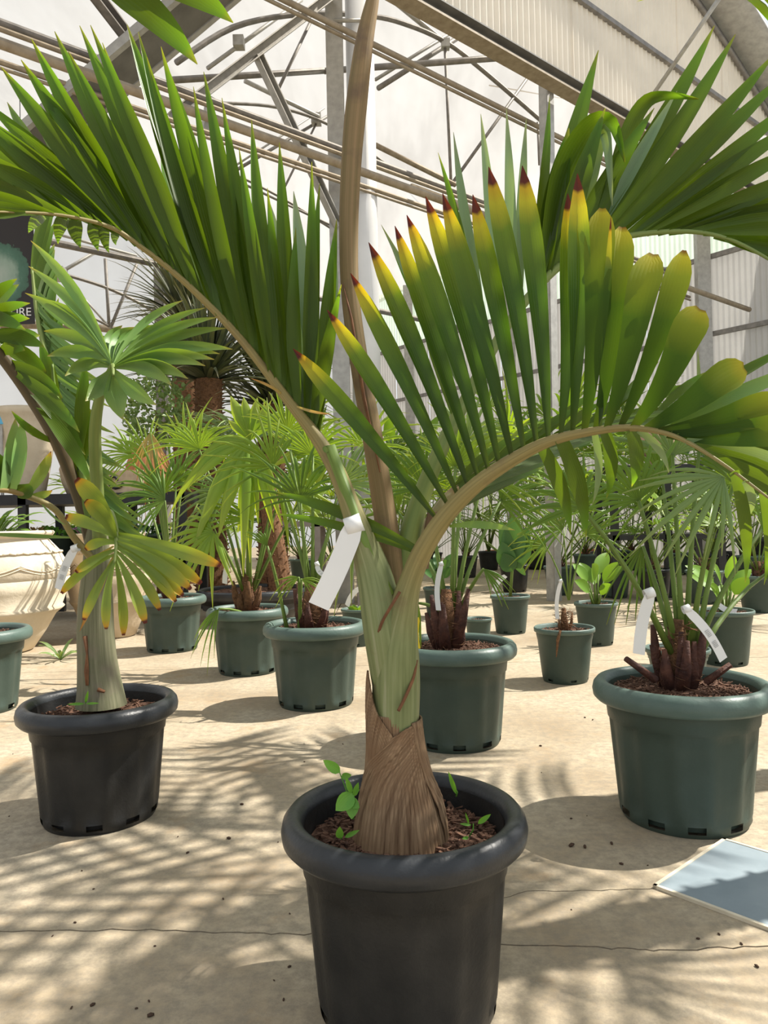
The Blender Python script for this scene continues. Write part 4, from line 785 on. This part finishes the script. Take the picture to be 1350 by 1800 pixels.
# ---------------------------------------------------------------- loop tags
def strip_tag(label, a, b, Y, wpx, dY=0.0, mat='tag', loop=True, name='plant_tag', lines=False, bend=4):
    A3, B3 = P(a[0], a[1], Y), P(b[0], b[1], Y+dY); m = MB(); v, f, uv = [], [], []; L = math.hypot(b[0]-a[0], b[1]-a[1]); nx, ny = -(b[1]-a[1])/L, (b[0]-a[0])/L; n = 8
    root = thing(name, label, 'plant tag', P((a[0]+b[0])/2, (a[1]+b[1])/2, Y))
    for i in range(n+1):
        s = i/n; o = bend*math.sin(math.pi*s); px, py = a[0]+(b[0]-a[0])*s+nx*o, a[1]+(b[1]-a[1])*s+ny*o; wd = wpx/2*(1 if s > .08 else .8)
        for k in (-1, 1): v.append(P(px+nx*wd*k, py+ny*wd*k, Y+dY*s-.002*k)); uv.append((k, s))
    for i in range(n): f.append((2*i, 2*i+1, 2*i+3, 2*i+2))
    o = put('strip', v, f, mat, root, False, uv=uv); md = o.modifiers.new('t', 'SOLIDIFY'); md.thickness = .0008
    if loop:
        r_ = wpx*.42*Y/F; c_ = A3+Vec((0, r_*.6, r_*.15)); vv, ff = [], []
        ax = Vec((1, 0, .35)).normalized(); w2 = wpx*.40*Y/F
        for i in range(15):
            an = 2*math.pi*i/14; d = Vec((-.33*math.sin(an), math.cos(an), math.sin(an)*.95))*r_
            for k in (-1, 1): vv.append(c_+d+ax*w2*k)
        for i in range(14): ff.append((2*i, 2*i+1, 2*i+3, 2*i+2))
        o = put('loop', vv, ff, mat, root); md = o.modifiers.new('t', 'SOLIDIFY'); md.thickness = .0008
    if lines:
        for s0, s1 in ((.45, .58), (.66, .78)):
            m2 = MB()
            for j in range(5):
                s = s0+(s1-s0)*j/5; vv = []
                for ss in (s, s+.012):
                    for k in (-.5, .5): px, py = a[0]+(b[0]-a[0])*ss+nx*bend*math.sin(math.pi*ss), a[1]+(b[1]-a[1])*ss+ny*bend*math.sin(math.pi*ss); vv.append(P(px+nx*wpx/2*k, py+ny*wpx/2*k, Y+dY*ss-.003))
                m2.add((vv, [(0, 1, 3, 2)], None))
            m2.put('print', 'print', root)
    return root
strip_tag('large blank white tag hanging from the big palm leaf stalk', (622, 925), (560, 1066), MY-.045, 38, -.01, bend=-3)
strip_tag('white printed tag hanging on the bottle palm trunk', (131, 965), (103, 1036), LY-.07, 15, lines=True)
strip_tag('white tag on the fan palm with bright drooping fingers', (408, 978), (395, 1026), Y4-.08, 9, loop=False)
strip_tag('narrow white tag on the reddish fan palm behind the big palm', (776, 992), (771, 1073), Y2-.09, 9, bend=5)
strip_tag('broad white tag hanging at the left of the spiny fan palm by the cover', (1143, 1045), (1123, 1150), Y1-.10, 21)
strip_tag('printed white tag hanging at the right of the spiny fan palm by the cover', (1208, 1072), (1272, 1160), Y1-.12, 16, lines=True, bend=-6)
strip_tag('white tag in the pot with the dark rounded leaves', (889, 1012), (868, 1040), SP_[1][1].y-.05, 9, loop=False)
strip_tag('white tag on the young fan palm with the fibrous stub', (986, 1022), (980, 1088), SP_[0][1].y-.03, 7)
strip_tag('white tag on the bright paddle leaved plant', (1262, 1062), (1295, 1075), SP_[3][1].y-.06, 10, loop=False)
strip_tag('white tag lying on the sprig pot beside the big palm trunk', (633, 1033), (610, 1065), SP_[5][1].y-.06, 9, loop=False)
strip_tag('white tag on the spiny fan palm left of the big palm', (557, 992), (572, 1012), Y3-.08, 9, lines=True)
strip_tag('small yellow tag stuck to the big palm trunk', (727, 1085), (727, 1140), MY+.03, 24, mat='yellow', loop=False, bend=3)
# ---------------------------------------------------------------- seedlings in the black pot of the big palm
def sprout(label, stems, mat='weed'):
    root = thing('seedling', label, 'seedling', P(*stems[0][0], stems[0][3]))
    for p0, p1, leaves, Y in stems:
        put('stem', *tube([P(*p0, Y), P((p0[0]+p1[0])/2+3, (p0[1]+p1[1])/2, Y), P(*p1, Y)], [.0014, .0012, .0008], 5)[:2], 'weed', root)
        for (b, t, wd) in leaves: g = broadleaf(P(*b, Y), P(*t, Y-.01), wd*Y/F, n=6); put('leaf', g[0], g[1], mat, root, uv=g[2])
zs = .27
SY = mb.y-.06
sprout('leafy green seedling with heart shaped leaves left of the sheath in the black pot', [((622, 1440), (597, 1358), [((598, 1358), (568, 1336), 18), ((600, 1366), (618, 1362), 12), ((618, 1395), (608, 1366), 10), ((622, 1400), (630, 1375), 10), ((625, 1390), (632, 1388), 8), ((622, 1395), (590, 1425), 30), ((620, 1400), (618, 1440), 24), ((612, 1405), (632, 1420), 18)], SY)])
sprout('two tiny round green seedling leaves in the front of the black pot', [((600, 1475), (597, 1462), [((597, 1474), (597, 1453), 14), ((606, 1472), (632, 1459), 8)], SY-.05)])
sprout('single grass like blade at the back of the black pot', [((802, 1400), (800, 1385), [((802, 1396), (788, 1356), 8)], SY+.10)])
sprout('thin branching seedling with one oval leaf at the right of the black pot', [((825, 1470), (832, 1448), [((840, 1448), (863, 1431), 9), ((828, 1450), (808, 1448), 5), ((824, 1472), (812, 1474), 6), ((824, 1448), (818, 1428), 4)], SY-.02)])
def ground_plant(label, px, py, n, L, wd, mat, seed, cat='plant', name='leafy_plant', up=.8, group=None):
    r = random.Random(seed); b = G(px, py); t_ = thing(name, label, cat, b, group)
    for k in range(n):
        a = 6.28*k/n+r.uniform(-.3, .3); d = Vec((math.cos(a), math.sin(a), r.uniform(.3, 1.2)*up)); d.normalize(); l = L*r.uniform(.7, 1.2)
        g = leaflet(b, b+d*l, wd, Vec((0, 0, l*.15)), n=6, nrm=Vec((0, -.5, 1))); put('leaf', g[0], g[1], mat, t_, uv=g[2])
    return t_
ground_plant('small grey green weed growing in front of the cream urn', 107, 1160, 11, .16, .022, 'fan_grey', 4)
ground_plant('tiny grass sprout in the pot of the bottle palm', 150, 1229, 1, .01, .01, 'weed', 4) if False else None
sprout('small grass sprout in the soil of the bottle palm pot', [((150, 1236), (150, 1228), [((150, 1236), (155, 1214), 5), ((149, 1237), (118, 1238), 5), ((151, 1237), (175, 1236), 4)], lb.y-.12)])
# ================================================================ background: urns, racks, tubs, more palms
def urn(label, px, py, Rm, H, mat, name='clay_urn'):
    b = G(px, py); t_ = thing(name, label, 'urn', b); k = Rm
    pr = [(.50*k, 0), (.56*k, .01), (.70*k, .15*H), (.83*k, .30*H), (.90*k, .335*H), (.93*k, .355*H), (.90*k, .375*H), (.97*k, .50*H), (1.0*k, .60*H), (.985*k, .605*H), (.985*k, .612*H), (1.0*k, .62*H), (.97*k, .72*H), (.88*k, .83*H), (.78*k, .905*H), (.745*k, .93*H), (.76*k, .945*H), (.80*k, .96*H), (.82*k, .985*H), (.80*k, H), (.72*k, H*.998), (.68*k, .96*H), (.66*k, .85*H)]
    put('body', *lathe(b, pr, 64)[:2], mat, t_)
    m = MB()                                   # rope band under the neck
    for i in range(72):
        a = 6.28*i/72; r_ = .905*k; p = b+Vec((r_*math.cos(a), r_*math.sin(a), .815*H+.006*(i % 2))); q = b+Vec((r_*math.cos(a+.08), r_*math.sin(a+.08), .815*H+.006*((i+1) % 2)))
        m.add(tube([p, q], .006, 5))
    m.put('rope_band', mat, t_)
    for s in range(9):                          # incised garlands round the belly
        for d in (0, .018):
            pts = []
            for j in range(9): a = 6.28*(s+j/8)/9; z = H*(.70-.055*math.sin(math.pi*j/8))+d; r_ = k*(.985+.004); pts.append(b+Vec((r_*math.cos(a), r_*math.sin(a), z)))
            put('garland', *tube(pts, .0045, 5)[:2], mat, t_)
    put('soil', *lathe(b, [(0.001, .93*H), (.67*k, .925*H)], 24)[:2], 'soil', t_)
    return t_, b
u1, ub1 = urn('big cream clay urn with incised garlands and a rope band', -25, 1146, .52, .79, 'urn')
u2, ub2 = urn('sand coloured clay urn standing behind the bottle palm trunk', 196, 1118, .31, .76, 'urn2')
for (b_, n_, lab, sd_, m_) in [(ub1, 26, 'strappy green plant growing out of the big cream urn', 5, 'fan'), (ub2, 16, 'leafy green plant growing out of the sand coloured urn', 6, 'broad')]:
    t_ = thing('leafy_plant', lab, 'plant', b_+Vec((0, 0, .74))); r = random.Random(sd_)
    for k in range(n_):
        a = r.uniform(0, 6.28); d = Vec((math.cos(a), math.sin(a), r.uniform(.3, 1.3))).normalized(); o = b_+Vec((d.x*.12, d.y*.12, .72))
        g = leaflet(o, o+d*r.uniform(.2, .38)+Vec((0, 0, -.04)), .04, Vec((0, 0, .06)), n=7, nrm=Vec((0, -.4, 1))) if m_ == 'fan' else broadleaf(o, o+d*.17, .09, nrm=Vec((0, -.6, 1)))
        put('leaf', g[0], g[1], m_, t_, uv=g[2])
# tall black rack with shelves
RY = 6.9
def rack(label, px0, px1, Y, ztop, zs, dep, mat, name, cat, legs=3, th=.05):
    a, b = P(px0, 900, Y), P(px1, 900, Y); t_ = thing(name, label, cat, Vec(((a.x+b.x)/2, Y, 0)))
    for z in zs: put('shelf', *box((a.x, Y-dep/2, z-th), (b.x, Y+dep/2, z))[:2], mat, t_, False)
    for i in range(legs):
        x = a.x+(b.x-a.x)*(i/(legs-1))
        for y in (Y-dep/2, Y+dep/2-.06): x_ = min(max(x, a.x+.03), b.x-.03); put('leg', *box((x_-.035, y, 0), (x_+.035, y+.06, ztop))[:2], mat, t_, False)
    return t_, a.x, b.x
k1, kx0, kx1 = rack('tall black metal rack with two shelves behind the urns', -60, 345, RY, 1.10, (1.10, .52), .8, 'blackmetal', 'plant_rack', 'rack', 4, .09)
k2, _, _ = rack('grey metal bench behind the spiny fan palms', 480, 640, 6.9, .82, (.82,), .6, 'greymetal', 'metal_bench', 'bench', 3)
k3, k3a, k3b = rack('black metal shelf behind the right hand palms', 1060, 1250, 7.6, 1.30, (1.30, .62), .6, 'blackmetal', 'metal_shelf', 'shelf', 3)
def vase(label, c, prof, mat, name='clay_vase'):
    t_ = tag(put(name, *lathe(c, prof, 40)[:2], mat, None, origin=c), label, 'vase'); return t_
vase('tall cream tapered planter standing on the black rack', Vec((P(52, 900, RY).x, RY, 1.1)), [(.001, 0), (.12, 0), (.14, .02), (.19, .3), (.235, .6), (.26, .72), (.285, .74), (.285, .80), (.25, .805), (.23, .74), (.2, .5)], 'urn', 'planter')
vase('pale cream jar standing on the black rack near the blue sign', Vec((P(140, 900, RY).x, RY+.05, 1.1)), [(.001, 0), (.12, 0), (.17, .12), (.19, .24), (.15, .36), (.11, .40), (.13, .43), (.10, .43)], 'urn2', 'clay_jar')
vase('terracotta jar standing on the black rack above the pink flowers', Vec((P(262, 900, RY).x, RY, 1.1)), [(.001, 0), (.13, 0), (.19, .14), (.20, .26), (.16, .36), (.13, .40), (.15, .43), (.12, .43)], 'terracotta', 'clay_jar')
vase('pinkish clay vase with a narrow foot on the black shelf', Vec((P(1152, 900, 7.6).x, 7.6, 1.30)), [(.001, 0), (.07, 0), (.05, .05), (.06, .09), (.16, .16), (.20, .26), (.17, .33), (.13, .36), (.16, .40), (.12, .40)], 'pink', 'clay_vase')
# scroll sign
sg_ = thing('scroll_sign', 'cream plaque with a black curled ornament on the black rack', 'sign', Vec((P(208, 900, RY).x, RY-.3, 1.1)))
sc = P(208, 840, RY-.3); put('panel', *box((sc.x-.16, RY-.30, 1.101), (sc.x+.22, RY-.28, 1.30))[:2], 'wood', sg_, False)
put('scroll', *tube([Vec((sc.x-.03+(.02+.012*i*.5)*math.cos(i*.6), RY-.312, 1.21+(.02+.012*i*.5)*math.sin(i*.6))) for i in range(11)], .012, 6)[:2], 'blackmetal', sg_)
bs = thing('stake_sign', 'small sky blue sign on a thin stake at the end of the black rack', 'sign', Vec((P(4, 900, RY-.2).x, RY-.2, 1.1)))
sa, sb = P(-16, 746, RY-.2), P(27, 716, RY-.2)
put('panel', *box((sa.x, RY-.21, sa.z), (sb.x, RY-.20, sb.z))[:2], plain('sky_blue', (.12, .48, .75), .5, .05), bs, False)
put('stake', *box((P(4, 900, RY-.2).x-.012, RY-.20, 1.1), (P(4, 900, RY-.2).x+.012, RY-.185, sb.z-.02))[:2], 'steel', bs, False)
# trays of bedding plants on the lower shelf
cols = [('weed', 'green herbs'), ('fan_dry', 'bronze foliage'), ('weed', 'pale herbs'), ('flower', 'pink flowers'), ('fan_bright', 'lime leaves'), ('broad', 'dark leaves')]
M['flower'] = plain('pink_petal', (.60, .28, .45), .7, .3, 40)
for i, px in enumerate((20, 75, 118, 165, 205, 275)):
    x = P(px, 900, RY).x; c_ = Vec((x, RY-.15, .52)); tt = thing('planter_tray', 'green trough of %s on the lower shelf of the black rack' % (cols[i][1]), 'planter', c_); r = random.Random(i)
    put('trough', *lathe(c_, [(.001, .0), (.10, 0), (.125, .19), (.135, .19), (.135, .215), (.115, .215), (.11, .17), (.001, .17)], 20)[:2], 'potgreen', tt)
    for lm, cnt in ((cols[i][0] if cols[i][0] != 'flower' else 'weed', 70), (cols[i][0], 50)):
        m = MB()
        for k in range(cnt):
            a, q = r.uniform(0, 6.28), .13*math.sqrt(r.random()); o = c_+Vec((q*math.cos(a), q*math.sin(a), .19+r.uniform(0, .09))); d = Vec((math.cos(a), math.sin(a), r.uniform(-.2, 1.2))).normalized()
            m.add(broadleaf(o, o+d*.05, .03, nrm=Vec((.2, -.7, .8)), n=3))
        m.put('foliage', lm, tt, kind='stuff')
# black tubs, terracotta pots
t7, b7 = potted('potted_cycad', 'rough barked leaning palm trunk in a wide low black tub', 'potted palm', 445, 1090, .46, .27, 'tub', chips=150, seed=61, soil_drop=.03)
def roughtrunk(root, p0, p1, r0, r1, seed, mat='fibre', n=170):
    r = random.Random(seed); p0, p1 = Vec(p0), Vec(p1); m = MB().add(tube([p0.lerp(p1, i/8) for i in range(9)], [r0+(r1-r0)*i/8 for i in range(9)], 16, wob=.05)); ax = (p1-p0).normalized(); s1 = ax.cross(Vec((0, 1, 0))).normalized(); s2 = ax.cross(s1)
    for k in range(n):
        s = k/n; a = k*2.4; q = p0.lerp(p1, s); rr_ = r0+(r1-r0)*s; d = s1*math.cos(a)+s2*math.sin(a)
        m.add(tube([q+d*rr_*.9, q+d*(rr_*1.18)+ax*rr_*.12], [rr_*.17, rr_*.05], 5, flat=.6))
    return m.put('trunk', mat, root, smooth=False)
Y7 = b7.y; roughtrunk(t7, P(495, 1055, Y7), P(462, 800, Y7), .10, .07, 3)
for k in range(14):
    a = 6.28*k/14; d = Vec((math.cos(a), math.sin(a), .7)); c_ = P(462, 805, Y7); fanfrond(t7, c_, c_+d*.3, d, Vec((0, -.4, 1)), .42, 'fan_grey', nseg=14, seed=k, pr=.008)
potted('plant_pot', 'large black tub on the floor behind the dark rounded leaves', 'plant pot', 946, 1000, .30, .46, 'tub', seed=62); potted('plant_pot', 'low black tub on the floor behind the bright broad leaves', 'plant pot', 1095, 1002, .24, .25, 'tub', seed=63)
potted('plant_pot', 'black tub at the right edge behind the tagged fan palm', 'plant pot', 1345, 1014, .34, .50, 'tub', seed=65)
potted('terracotta_pot', 'small terracotta pot on the floor left of the large black tub', 'plant pot', 868, 990, .15, .24, 'clay', seed=64); potted('terracotta_pot', 'terracotta pot on the floor right of the large black tub', 'plant pot', 1036, 992, .16, .26, 'clay', seed=66)
# big dark cycads far left
def cycad(label, px, py, Y, hpx, trpx, n, L, seed, mat='cycad'):
    b = P(px, py, Y); b.z = 0; t_ = thing('yucca_tree', label, 'tree', b); r = random.Random(seed); top = P(px, hpx, Y)
    roughtrunk(t_, b, Vec((b.x, b.y, top.z)), trpx*Y/F, trpx*Y/F*.85, seed, n=320)
    for k in range(n):
        a = r.uniform(0, 6.28); el = r.uniform(-.12, 1.4); d = Vec((math.cos(a)*math.cos(el), math.sin(a)*math.cos(el), math.sin(el))); o = Vec((b.x, b.y, top.z))+d*.12
        l = L*r.uniform(.75, 1.1); g = leaflet(o, o+d*l+Vec((0, 0, -.12*l)), .055*L, Vec((0, 0, .10*l)), n=6, nrm=Vec((0, -.3, 1)), base=.9, peak=.2, pw=1.3, fold=.4); put('leaf', g[0], g[1], mat, t_, uv=g[2])
cycad('dark yucca tree with thick scaly trunk and stiff grey leaves behind the arching frond', 372, 980, 8.0, 668, 28, 210, 1.05, 3)
cycad('second dark yucca tree further right, partly hidden by the leaf stalk', 480, 980, 8.8, 712, 26, 150, 1.0, 4)
cycad('tall dark yucca tree behind the other two against the steel post', 330, 960, 10.5, 560, 24, 150, 1.15, 5)
def shrub(label, px, py, Y, rx, rz, n, mat, seed):
    c = P(px, py, Y); b = Vec((c.x, c.y, 0)); t_ = thing('shrub', label, 'shrub', b); r = random.Random(seed); m = MB()
    put('stem', *tube([b, Vec((c.x, c.y, c.z))], [.03, .015], 6)[:2], 'fibre', t_)
    for k in range(n):
        d = Vec((r.gauss(0, 1), r.gauss(0, 1), r.gauss(0, 1))).normalized()*r.uniform(.6, 1); o = c+Vec((d.x*rx, d.y*rx, d.z*rz)); e = Vec((r.uniform(-1, 1), r.uniform(-1, .3), r.uniform(-.2, 1))).normalized()
        m.add(broadleaf(o, o+e*.06, .04, nrm=Vec((.3, -.8, .8)), n=3))
    m.put('foliage', mat, t_, kind='stuff')
shrub('pale small leaved shrub between the bottle palm and the yucca trees', 275, 725, 7.6, .35, .42, 900, 'fan_grey', 3)
# rows of background palms; templates are copied
def bgpalm(name, label, px, py, h, nf, rad, mat, seed, kind='small', Rr=.17, H=.30, pet='petiole', group=None, wk=1.0, nseg=13):
    t_, b_ = potted(name, label, 'potted palm', px, py, Rr, H, kind, group, chips=40, seed=seed); r = random.Random(seed); c_ = b_+Vec((0, 0, H))
    stumps(t_, b_+Vec((0, 0, H-.03)), 5, .14, .014, seed, core=.035)
    for k in range(nf):
        a = 6.28*k/nf*2.4+r.uniform(-.3, .3); el = r.uniform(.35, 1.35); d = Vec((math.cos(a)*math.cos(el), math.sin(a)*math.cos(el), math.sin(el)))
        hub = c_+d*h*r.uniform(.7, 1.05); ax = (d+Vec((0, 0, -.15))).normalized(); fanfrond(t_, c_, hub, ax, Vec((-d.x*.6, -d.y*.6-.35, .8)), rad*r.uniform(.8, 1.1), mat if r.random() < .75 else 'fan_bright', pet, nseg=nseg, seed=seed*50+k, droop=.28, pr=.0055, wk=wk)
    return t_
BG = [(905, 1040, 'fan_bright', 'bright fan palm standing behind the dark rounded leaves'), (985, 1045, 'fan', 'fan palm standing behind the young fan palm with the fibrous stub'), (1080, 1050, 'fan', 'fan palm standing right of the bright broad leaves'), (1150, 1055, 'fan_bright', 'fan palm standing below the black shelf'), (1240, 1060, 'fan', 'fan palm standing behind the spiny fan palm by the cover'), (1335, 1075, 'fan_grey', 'grey green fan palm beside the bright paddle leaves'), (690, 1050, 'fan_bright', 'bright fan palm standing behind the big palm trunk'), (590, 1045, 'fan', 'fan palm standing beside the grey metal bench'), (1320, 1020, 'fan', 'tall fan palm standing in front of the corrugated wall'), (820, 1015, 'fan', 'fan palm standing behind the small terracotta pot'), (530, 1020, 'fan_bright', 'lime green fan palm standing behind the grey metal bench'), (1030, 1012, 'fan', 'fan palm standing between the black tubs'), (240, 1035, 'fan_bright', 'bright fan palm standing against the black rack'), (1190, 1010, 'fan_bright', 'bright fan palm standing behind the black shelf legs'), (650, 1008, 'fan', 'tall fan palm standing behind the white downpipe'), (760, 1005, 'fan_grey', 'tall grey green fan palm standing in the back row'), (930, 995, 'fan', 'large fan palm standing behind the large black tub'), (1110, 1002, 'fan_bright', 'large bright fan palm at the foot of the corrugated wall'), (1270, 1008, 'fan', 'large fan palm at the foot of the corrugated wall beside the steel post')]
for i, (px, py, m_, lab) in enumerate(BG):
    Yq = G(px, py).y; bgpalm('potted_fan_palm', lab, px, py, R.uniform(.75, 1.0)*(1 if Yq < 7.5 else (2.3 if px > 850 else 1.5)), 9 if Yq < 7.5 else 14, R.uniform(.40, .52)*(1 if Yq < 7.5 else 1.5), m_, 100+i, kind='small' if i % 3 else 'tub')
def paddle(label, px, py, h, n, seed, mat='broad'):
    t_, b_ = potted('potted_strelitzia', label, 'potted plant', px, py, .18, .3, 'tub', chips=30, seed=seed); r = random.Random(seed); c_ = b_+Vec((0, 0, .28))
    for k in range(n):
        a = 6.28*k/n+r.uniform(-.3, .3); d = Vec((math.cos(a)*.28, math.sin(a)*.28, 1)).normalized(); m_ = c_+d*h*r.uniform(.7, 1.0); e = m_+(d+Vec((d.x, d.y, 0))*.6)*.55
        put('stalk', *tube([c_, m_], [.016, .009], 6)[:2], 'petiole', t_); g = broadleaf(m_, e, .20, nrm=Vec((-d.x*2, -1, .3)), cup=.3, n=8, sag=.1); put('leaf', g[0], g[1], mat, t_, uv=g[2])
paddle('tall strelitzia with dark paddle leaves in front of the corrugated wall', 1255, 1015, 1.6, 8, 5); paddle('tall strelitzia with paddle leaves behind the bright arching frond', 1060, 1005, 1.7, 8, 6, 'broad_bright'); paddle('strelitzia with bright paddle leaves behind the spear leaf', 700, 1000, 1.9, 8, 8, 'broad_bright'); paddle('strelitzia with bright paddle leaves behind the scorched frond', 860, 1002, 1.8, 8, 9, 'broad_bright')
# banner with a cabbage print
def bannermat():
    t = NT('banner_print'); tc = t.n('ShaderNodeTexCoord'); mp = t.n('ShaderNodeMapping'); t.l(tc.outputs['Generated'], mp.inputs[0])
    sp = t.n('ShaderNodeSeparateXYZ'); t.l(mp.outputs[0], sp.inputs[0]); x, z = sp.outputs[0], sp.outputs[2]
    nz = noise(t, 14, 5, tc.outputs['Generated']); dx = mth(t, 'DIVIDE', mth(t, 'SUBTRACT', x, .55), .40); dz = mth(t, 'DIVIDE', mth(t, 'SUBTRACT', z, .40), .27)
    r2 = mth(t, 'SQRT', mth(t, 'ADD', mth(t, 'MULTIPLY', dx, dx), mth(t, 'MULTIPLY', dz, dz))); r3 = mth(t, 'ADD', r2, mth(t, 'MULTIPLY', mth(t, 'SUBTRACT', nz, .5), .5))
    cc = ramp(t, r3, [(.0, (.36, .42, .36)), (.45, (.25, .34, .27)), (.7, (.07, .16, .11)), (.93, (.05, .12, .08)), (.96, (.022, .018, .018)), (1, (.022, .018, .018))])
    b = t.n('ShaderNodeBsdfPrincipled'); t.l(cc, b.inputs['Base Color']); b.inputs['Roughness'].default_value = .6; t.l(b.outputs[0], t.out.inputs[0]); return t.m
BY = 6.4; pa, pb_ = P(-70, 572, BY), P(58, 350, BY)
bn_ = thing('banner', 'black hanging banner printed with a pale green cabbage', 'banner', Vec(((pa.x+pb_.x)/2, BY, pa.z)))
put('cloth', *box((pa.x, BY, pa.z), (pb_.x, BY+.006, pb_.z))[:2], bannermat(), bn_, False)
for x in (pa.x+.1, pb_.x-.1): put('cord', *tube([Vec((x, BY, pb_.z)), Vec((x, BY, 4.5))], .004, 5)[:2], 'blackmetal', bn_)
def text(body, p, size, parent, mat='tag'):
    cu = bpy.data.curves.new('lettering', 'FONT'); cu.body = body; cu.size = size; cu.extrude = .001; o = bpy.data.objects.new('lettering', cu); COL.objects.link(o)
    dg = bpy.context.evaluated_depsgraph_get(); me = bpy.data.meshes.new_from_object(o.evaluated_get(dg)); bpy.data.objects.remove(o); me.materials.append(M[mat])
    m_ = bpy.data.objects.new('lettering', me); COL.objects.link(m_); m_.parent = parent; m_.location = Vec(p)-org(parent); m_.rotation_euler = (math.pi/2, 0, 0); return m_
text('TURE', Vec((P(4, 556, BY-.02).x, BY-.003, P(4, 556, BY).z)), .10, bn_)
# ================================================================ fronds reaching in over the camera from the upper left
ob = Vec((-1.05, .62, 0))
op = thing('potted_palm', 'palm whose long leaflet tips hang in at the top left above the arching frond', 'potted palm', ob); pot_parts(op, ob, .203, .325, 'black', chips=50, seed=70)
put('trunk', *tube([ob+Vec((0, 0, .28)), ob+Vec((0, 0, .7)), ob+Vec((.02, .0, 1.0))], [.06, .045, .03], 12)[:2], 'bottle', op)
fo = [(-1.03, .62, 1.0), (-.98, .64, 1.3), (-.82, .70, 1.46), tuple(P(-10, -70, .80)), tuple(P(210, -45, .86))]
fro = put('frond', *tube([Vec(p) for p in smoothpts(fo, 4)], [.014]*9+[.009]*8, 8)[:2], 'rachis_g', op)
def oleaf(b, t, w_): g = leaflet(Vec(b), t, w_, Vec((0, 0, .02)), n=10, fold=.3); put('leaflet', g[0], g[1], 'leaf', fro, uv=g[2])
oleaf(P(135, -52, .835), P(347, 113, .90), .036); oleaf(P(190, -47, .855), P(410, 40, .90), .034)
for k in range(10):
    s = k/10; b_ = Vec((-.98, .64, 1.3)).lerp(Vec((-.82, .70, 1.46)), min(1, s*1.1)); oleaf(b_, b_+Vec((-.15+.1*s, .35*(-1)**k, .3)), .034)
# two unseen palms right of the frame, added to cast shadows on the floor
xb = Vec((1.62, 1.85, 0)); xp = thing('potted_fan_palm', 'tall fan palm added outside the frame beyond the spiny fan palm to shade the floor', 'potted palm', xb); pot_parts(xp, xb, .23, .362, 'green', chips=50, seed=71)
roughtrunk(xp, xb+Vec((0, 0, .3)), xb+Vec((0, 0, 2.0)), .09, .07, 12)
for k in range(9):
    a = 6.28*k/9*2.4; el = .25+.12*k; d = Vec((math.cos(a)*math.cos(el), math.sin(a)*math.cos(el), math.sin(el))); c_ = xb+Vec((0, 0, 2.0)); fanfrond(xp, c_, c_+d*.32, d, Vec((-d.x*.5, -d.y*.5, .9)), .42, 'fan', nseg=16, seed=k+7, pr=.008)
xb2 = Vec((2.0, 2.55, 0)); xq = thing('potted_palm', 'very tall feather leaved palm added outside the frame beyond the inspection cover to shade the floor', 'potted palm', xb2); pot_parts(xq, xb2, .23, .362, 'black', chips=50, seed=72)  # second added palm, placed so its high fronds shade the near floor
roughtrunk(xq, xb2+Vec((0, 0, .3)), xb2+Vec((0, 0, 2.7)), .08, .06, 13)
for k in range(8):
    a = 6.28*k/8+.3; d = Vec((math.cos(a), math.sin(a), 0)); c_ = xb2+Vec((0, 0, 2.7)); pts = [c_, c_+d*.25+Vec((0, 0, .35)), c_+d*.6+Vec((0, 0, .55)), c_+d*.95+Vec((0, 0, .5))]
    sm = [Vec(p) for p in smoothpts(pts, 5)]; fr_ = put('frond', *tube(sm, [.012-.0006*i for i in range(len(sm))], 6)[:2], 'rachis_g', xq)
    for i in range(3, len(sm)):
        for sgn in (-1, 1):
            o = Vec((-d.y, d.x, 0))*sgn; g = leaflet(sm[i], sm[i]+o*.42+d*.22+Vec((0, 0, .05)), .042, Vec((0, 0, .04)), n=6, nrm=Vec((0, 0, 1))); put('leaflet', g[0], g[1], 'leaf', fr_, uv=g[2])
# loose debris on the floor
rd = random.Random(8)
for i in range(60):
    if i < 14: px, py = [(950, 1312), (1028, 1262), (1042, 1266), (1005, 1488), (1028, 1490), (1075, 1484), (1092, 1520), (130, 1432), (163, 1768), (330, 1500), (402, 1475), (265, 1787), (425, 1415), (1330, 1700)][i]
    else: px, py = rd.uniform(0, 1350), rd.uniform(1250, 1790)
    b = G(px, py); 
    if (b-mb).length < .2 or (b-lb).length < .22 or (b-b1).length < .24 or (b-b2).length < .24: continue
    s = rd.uniform(.002, .0035) if i > 13 else rd.uniform(.004, .008); a = rd.uniform(0, 3.1); d = Vec((math.cos(a), math.sin(a), 0))
    tag(put('debris_crumb', *tube([b-d*s+Vec((0, 0, s*.5)), b+Vec((0, 0, s*.6)), b+d*s+Vec((0, 0, s*.5))], [s*.4, s*.6, s*.3], 6)[:2], 'chip', None, origin=b), 'tiny brown crumb of debris lying on the concrete floor', 'debris', 'crumbs on the floor')
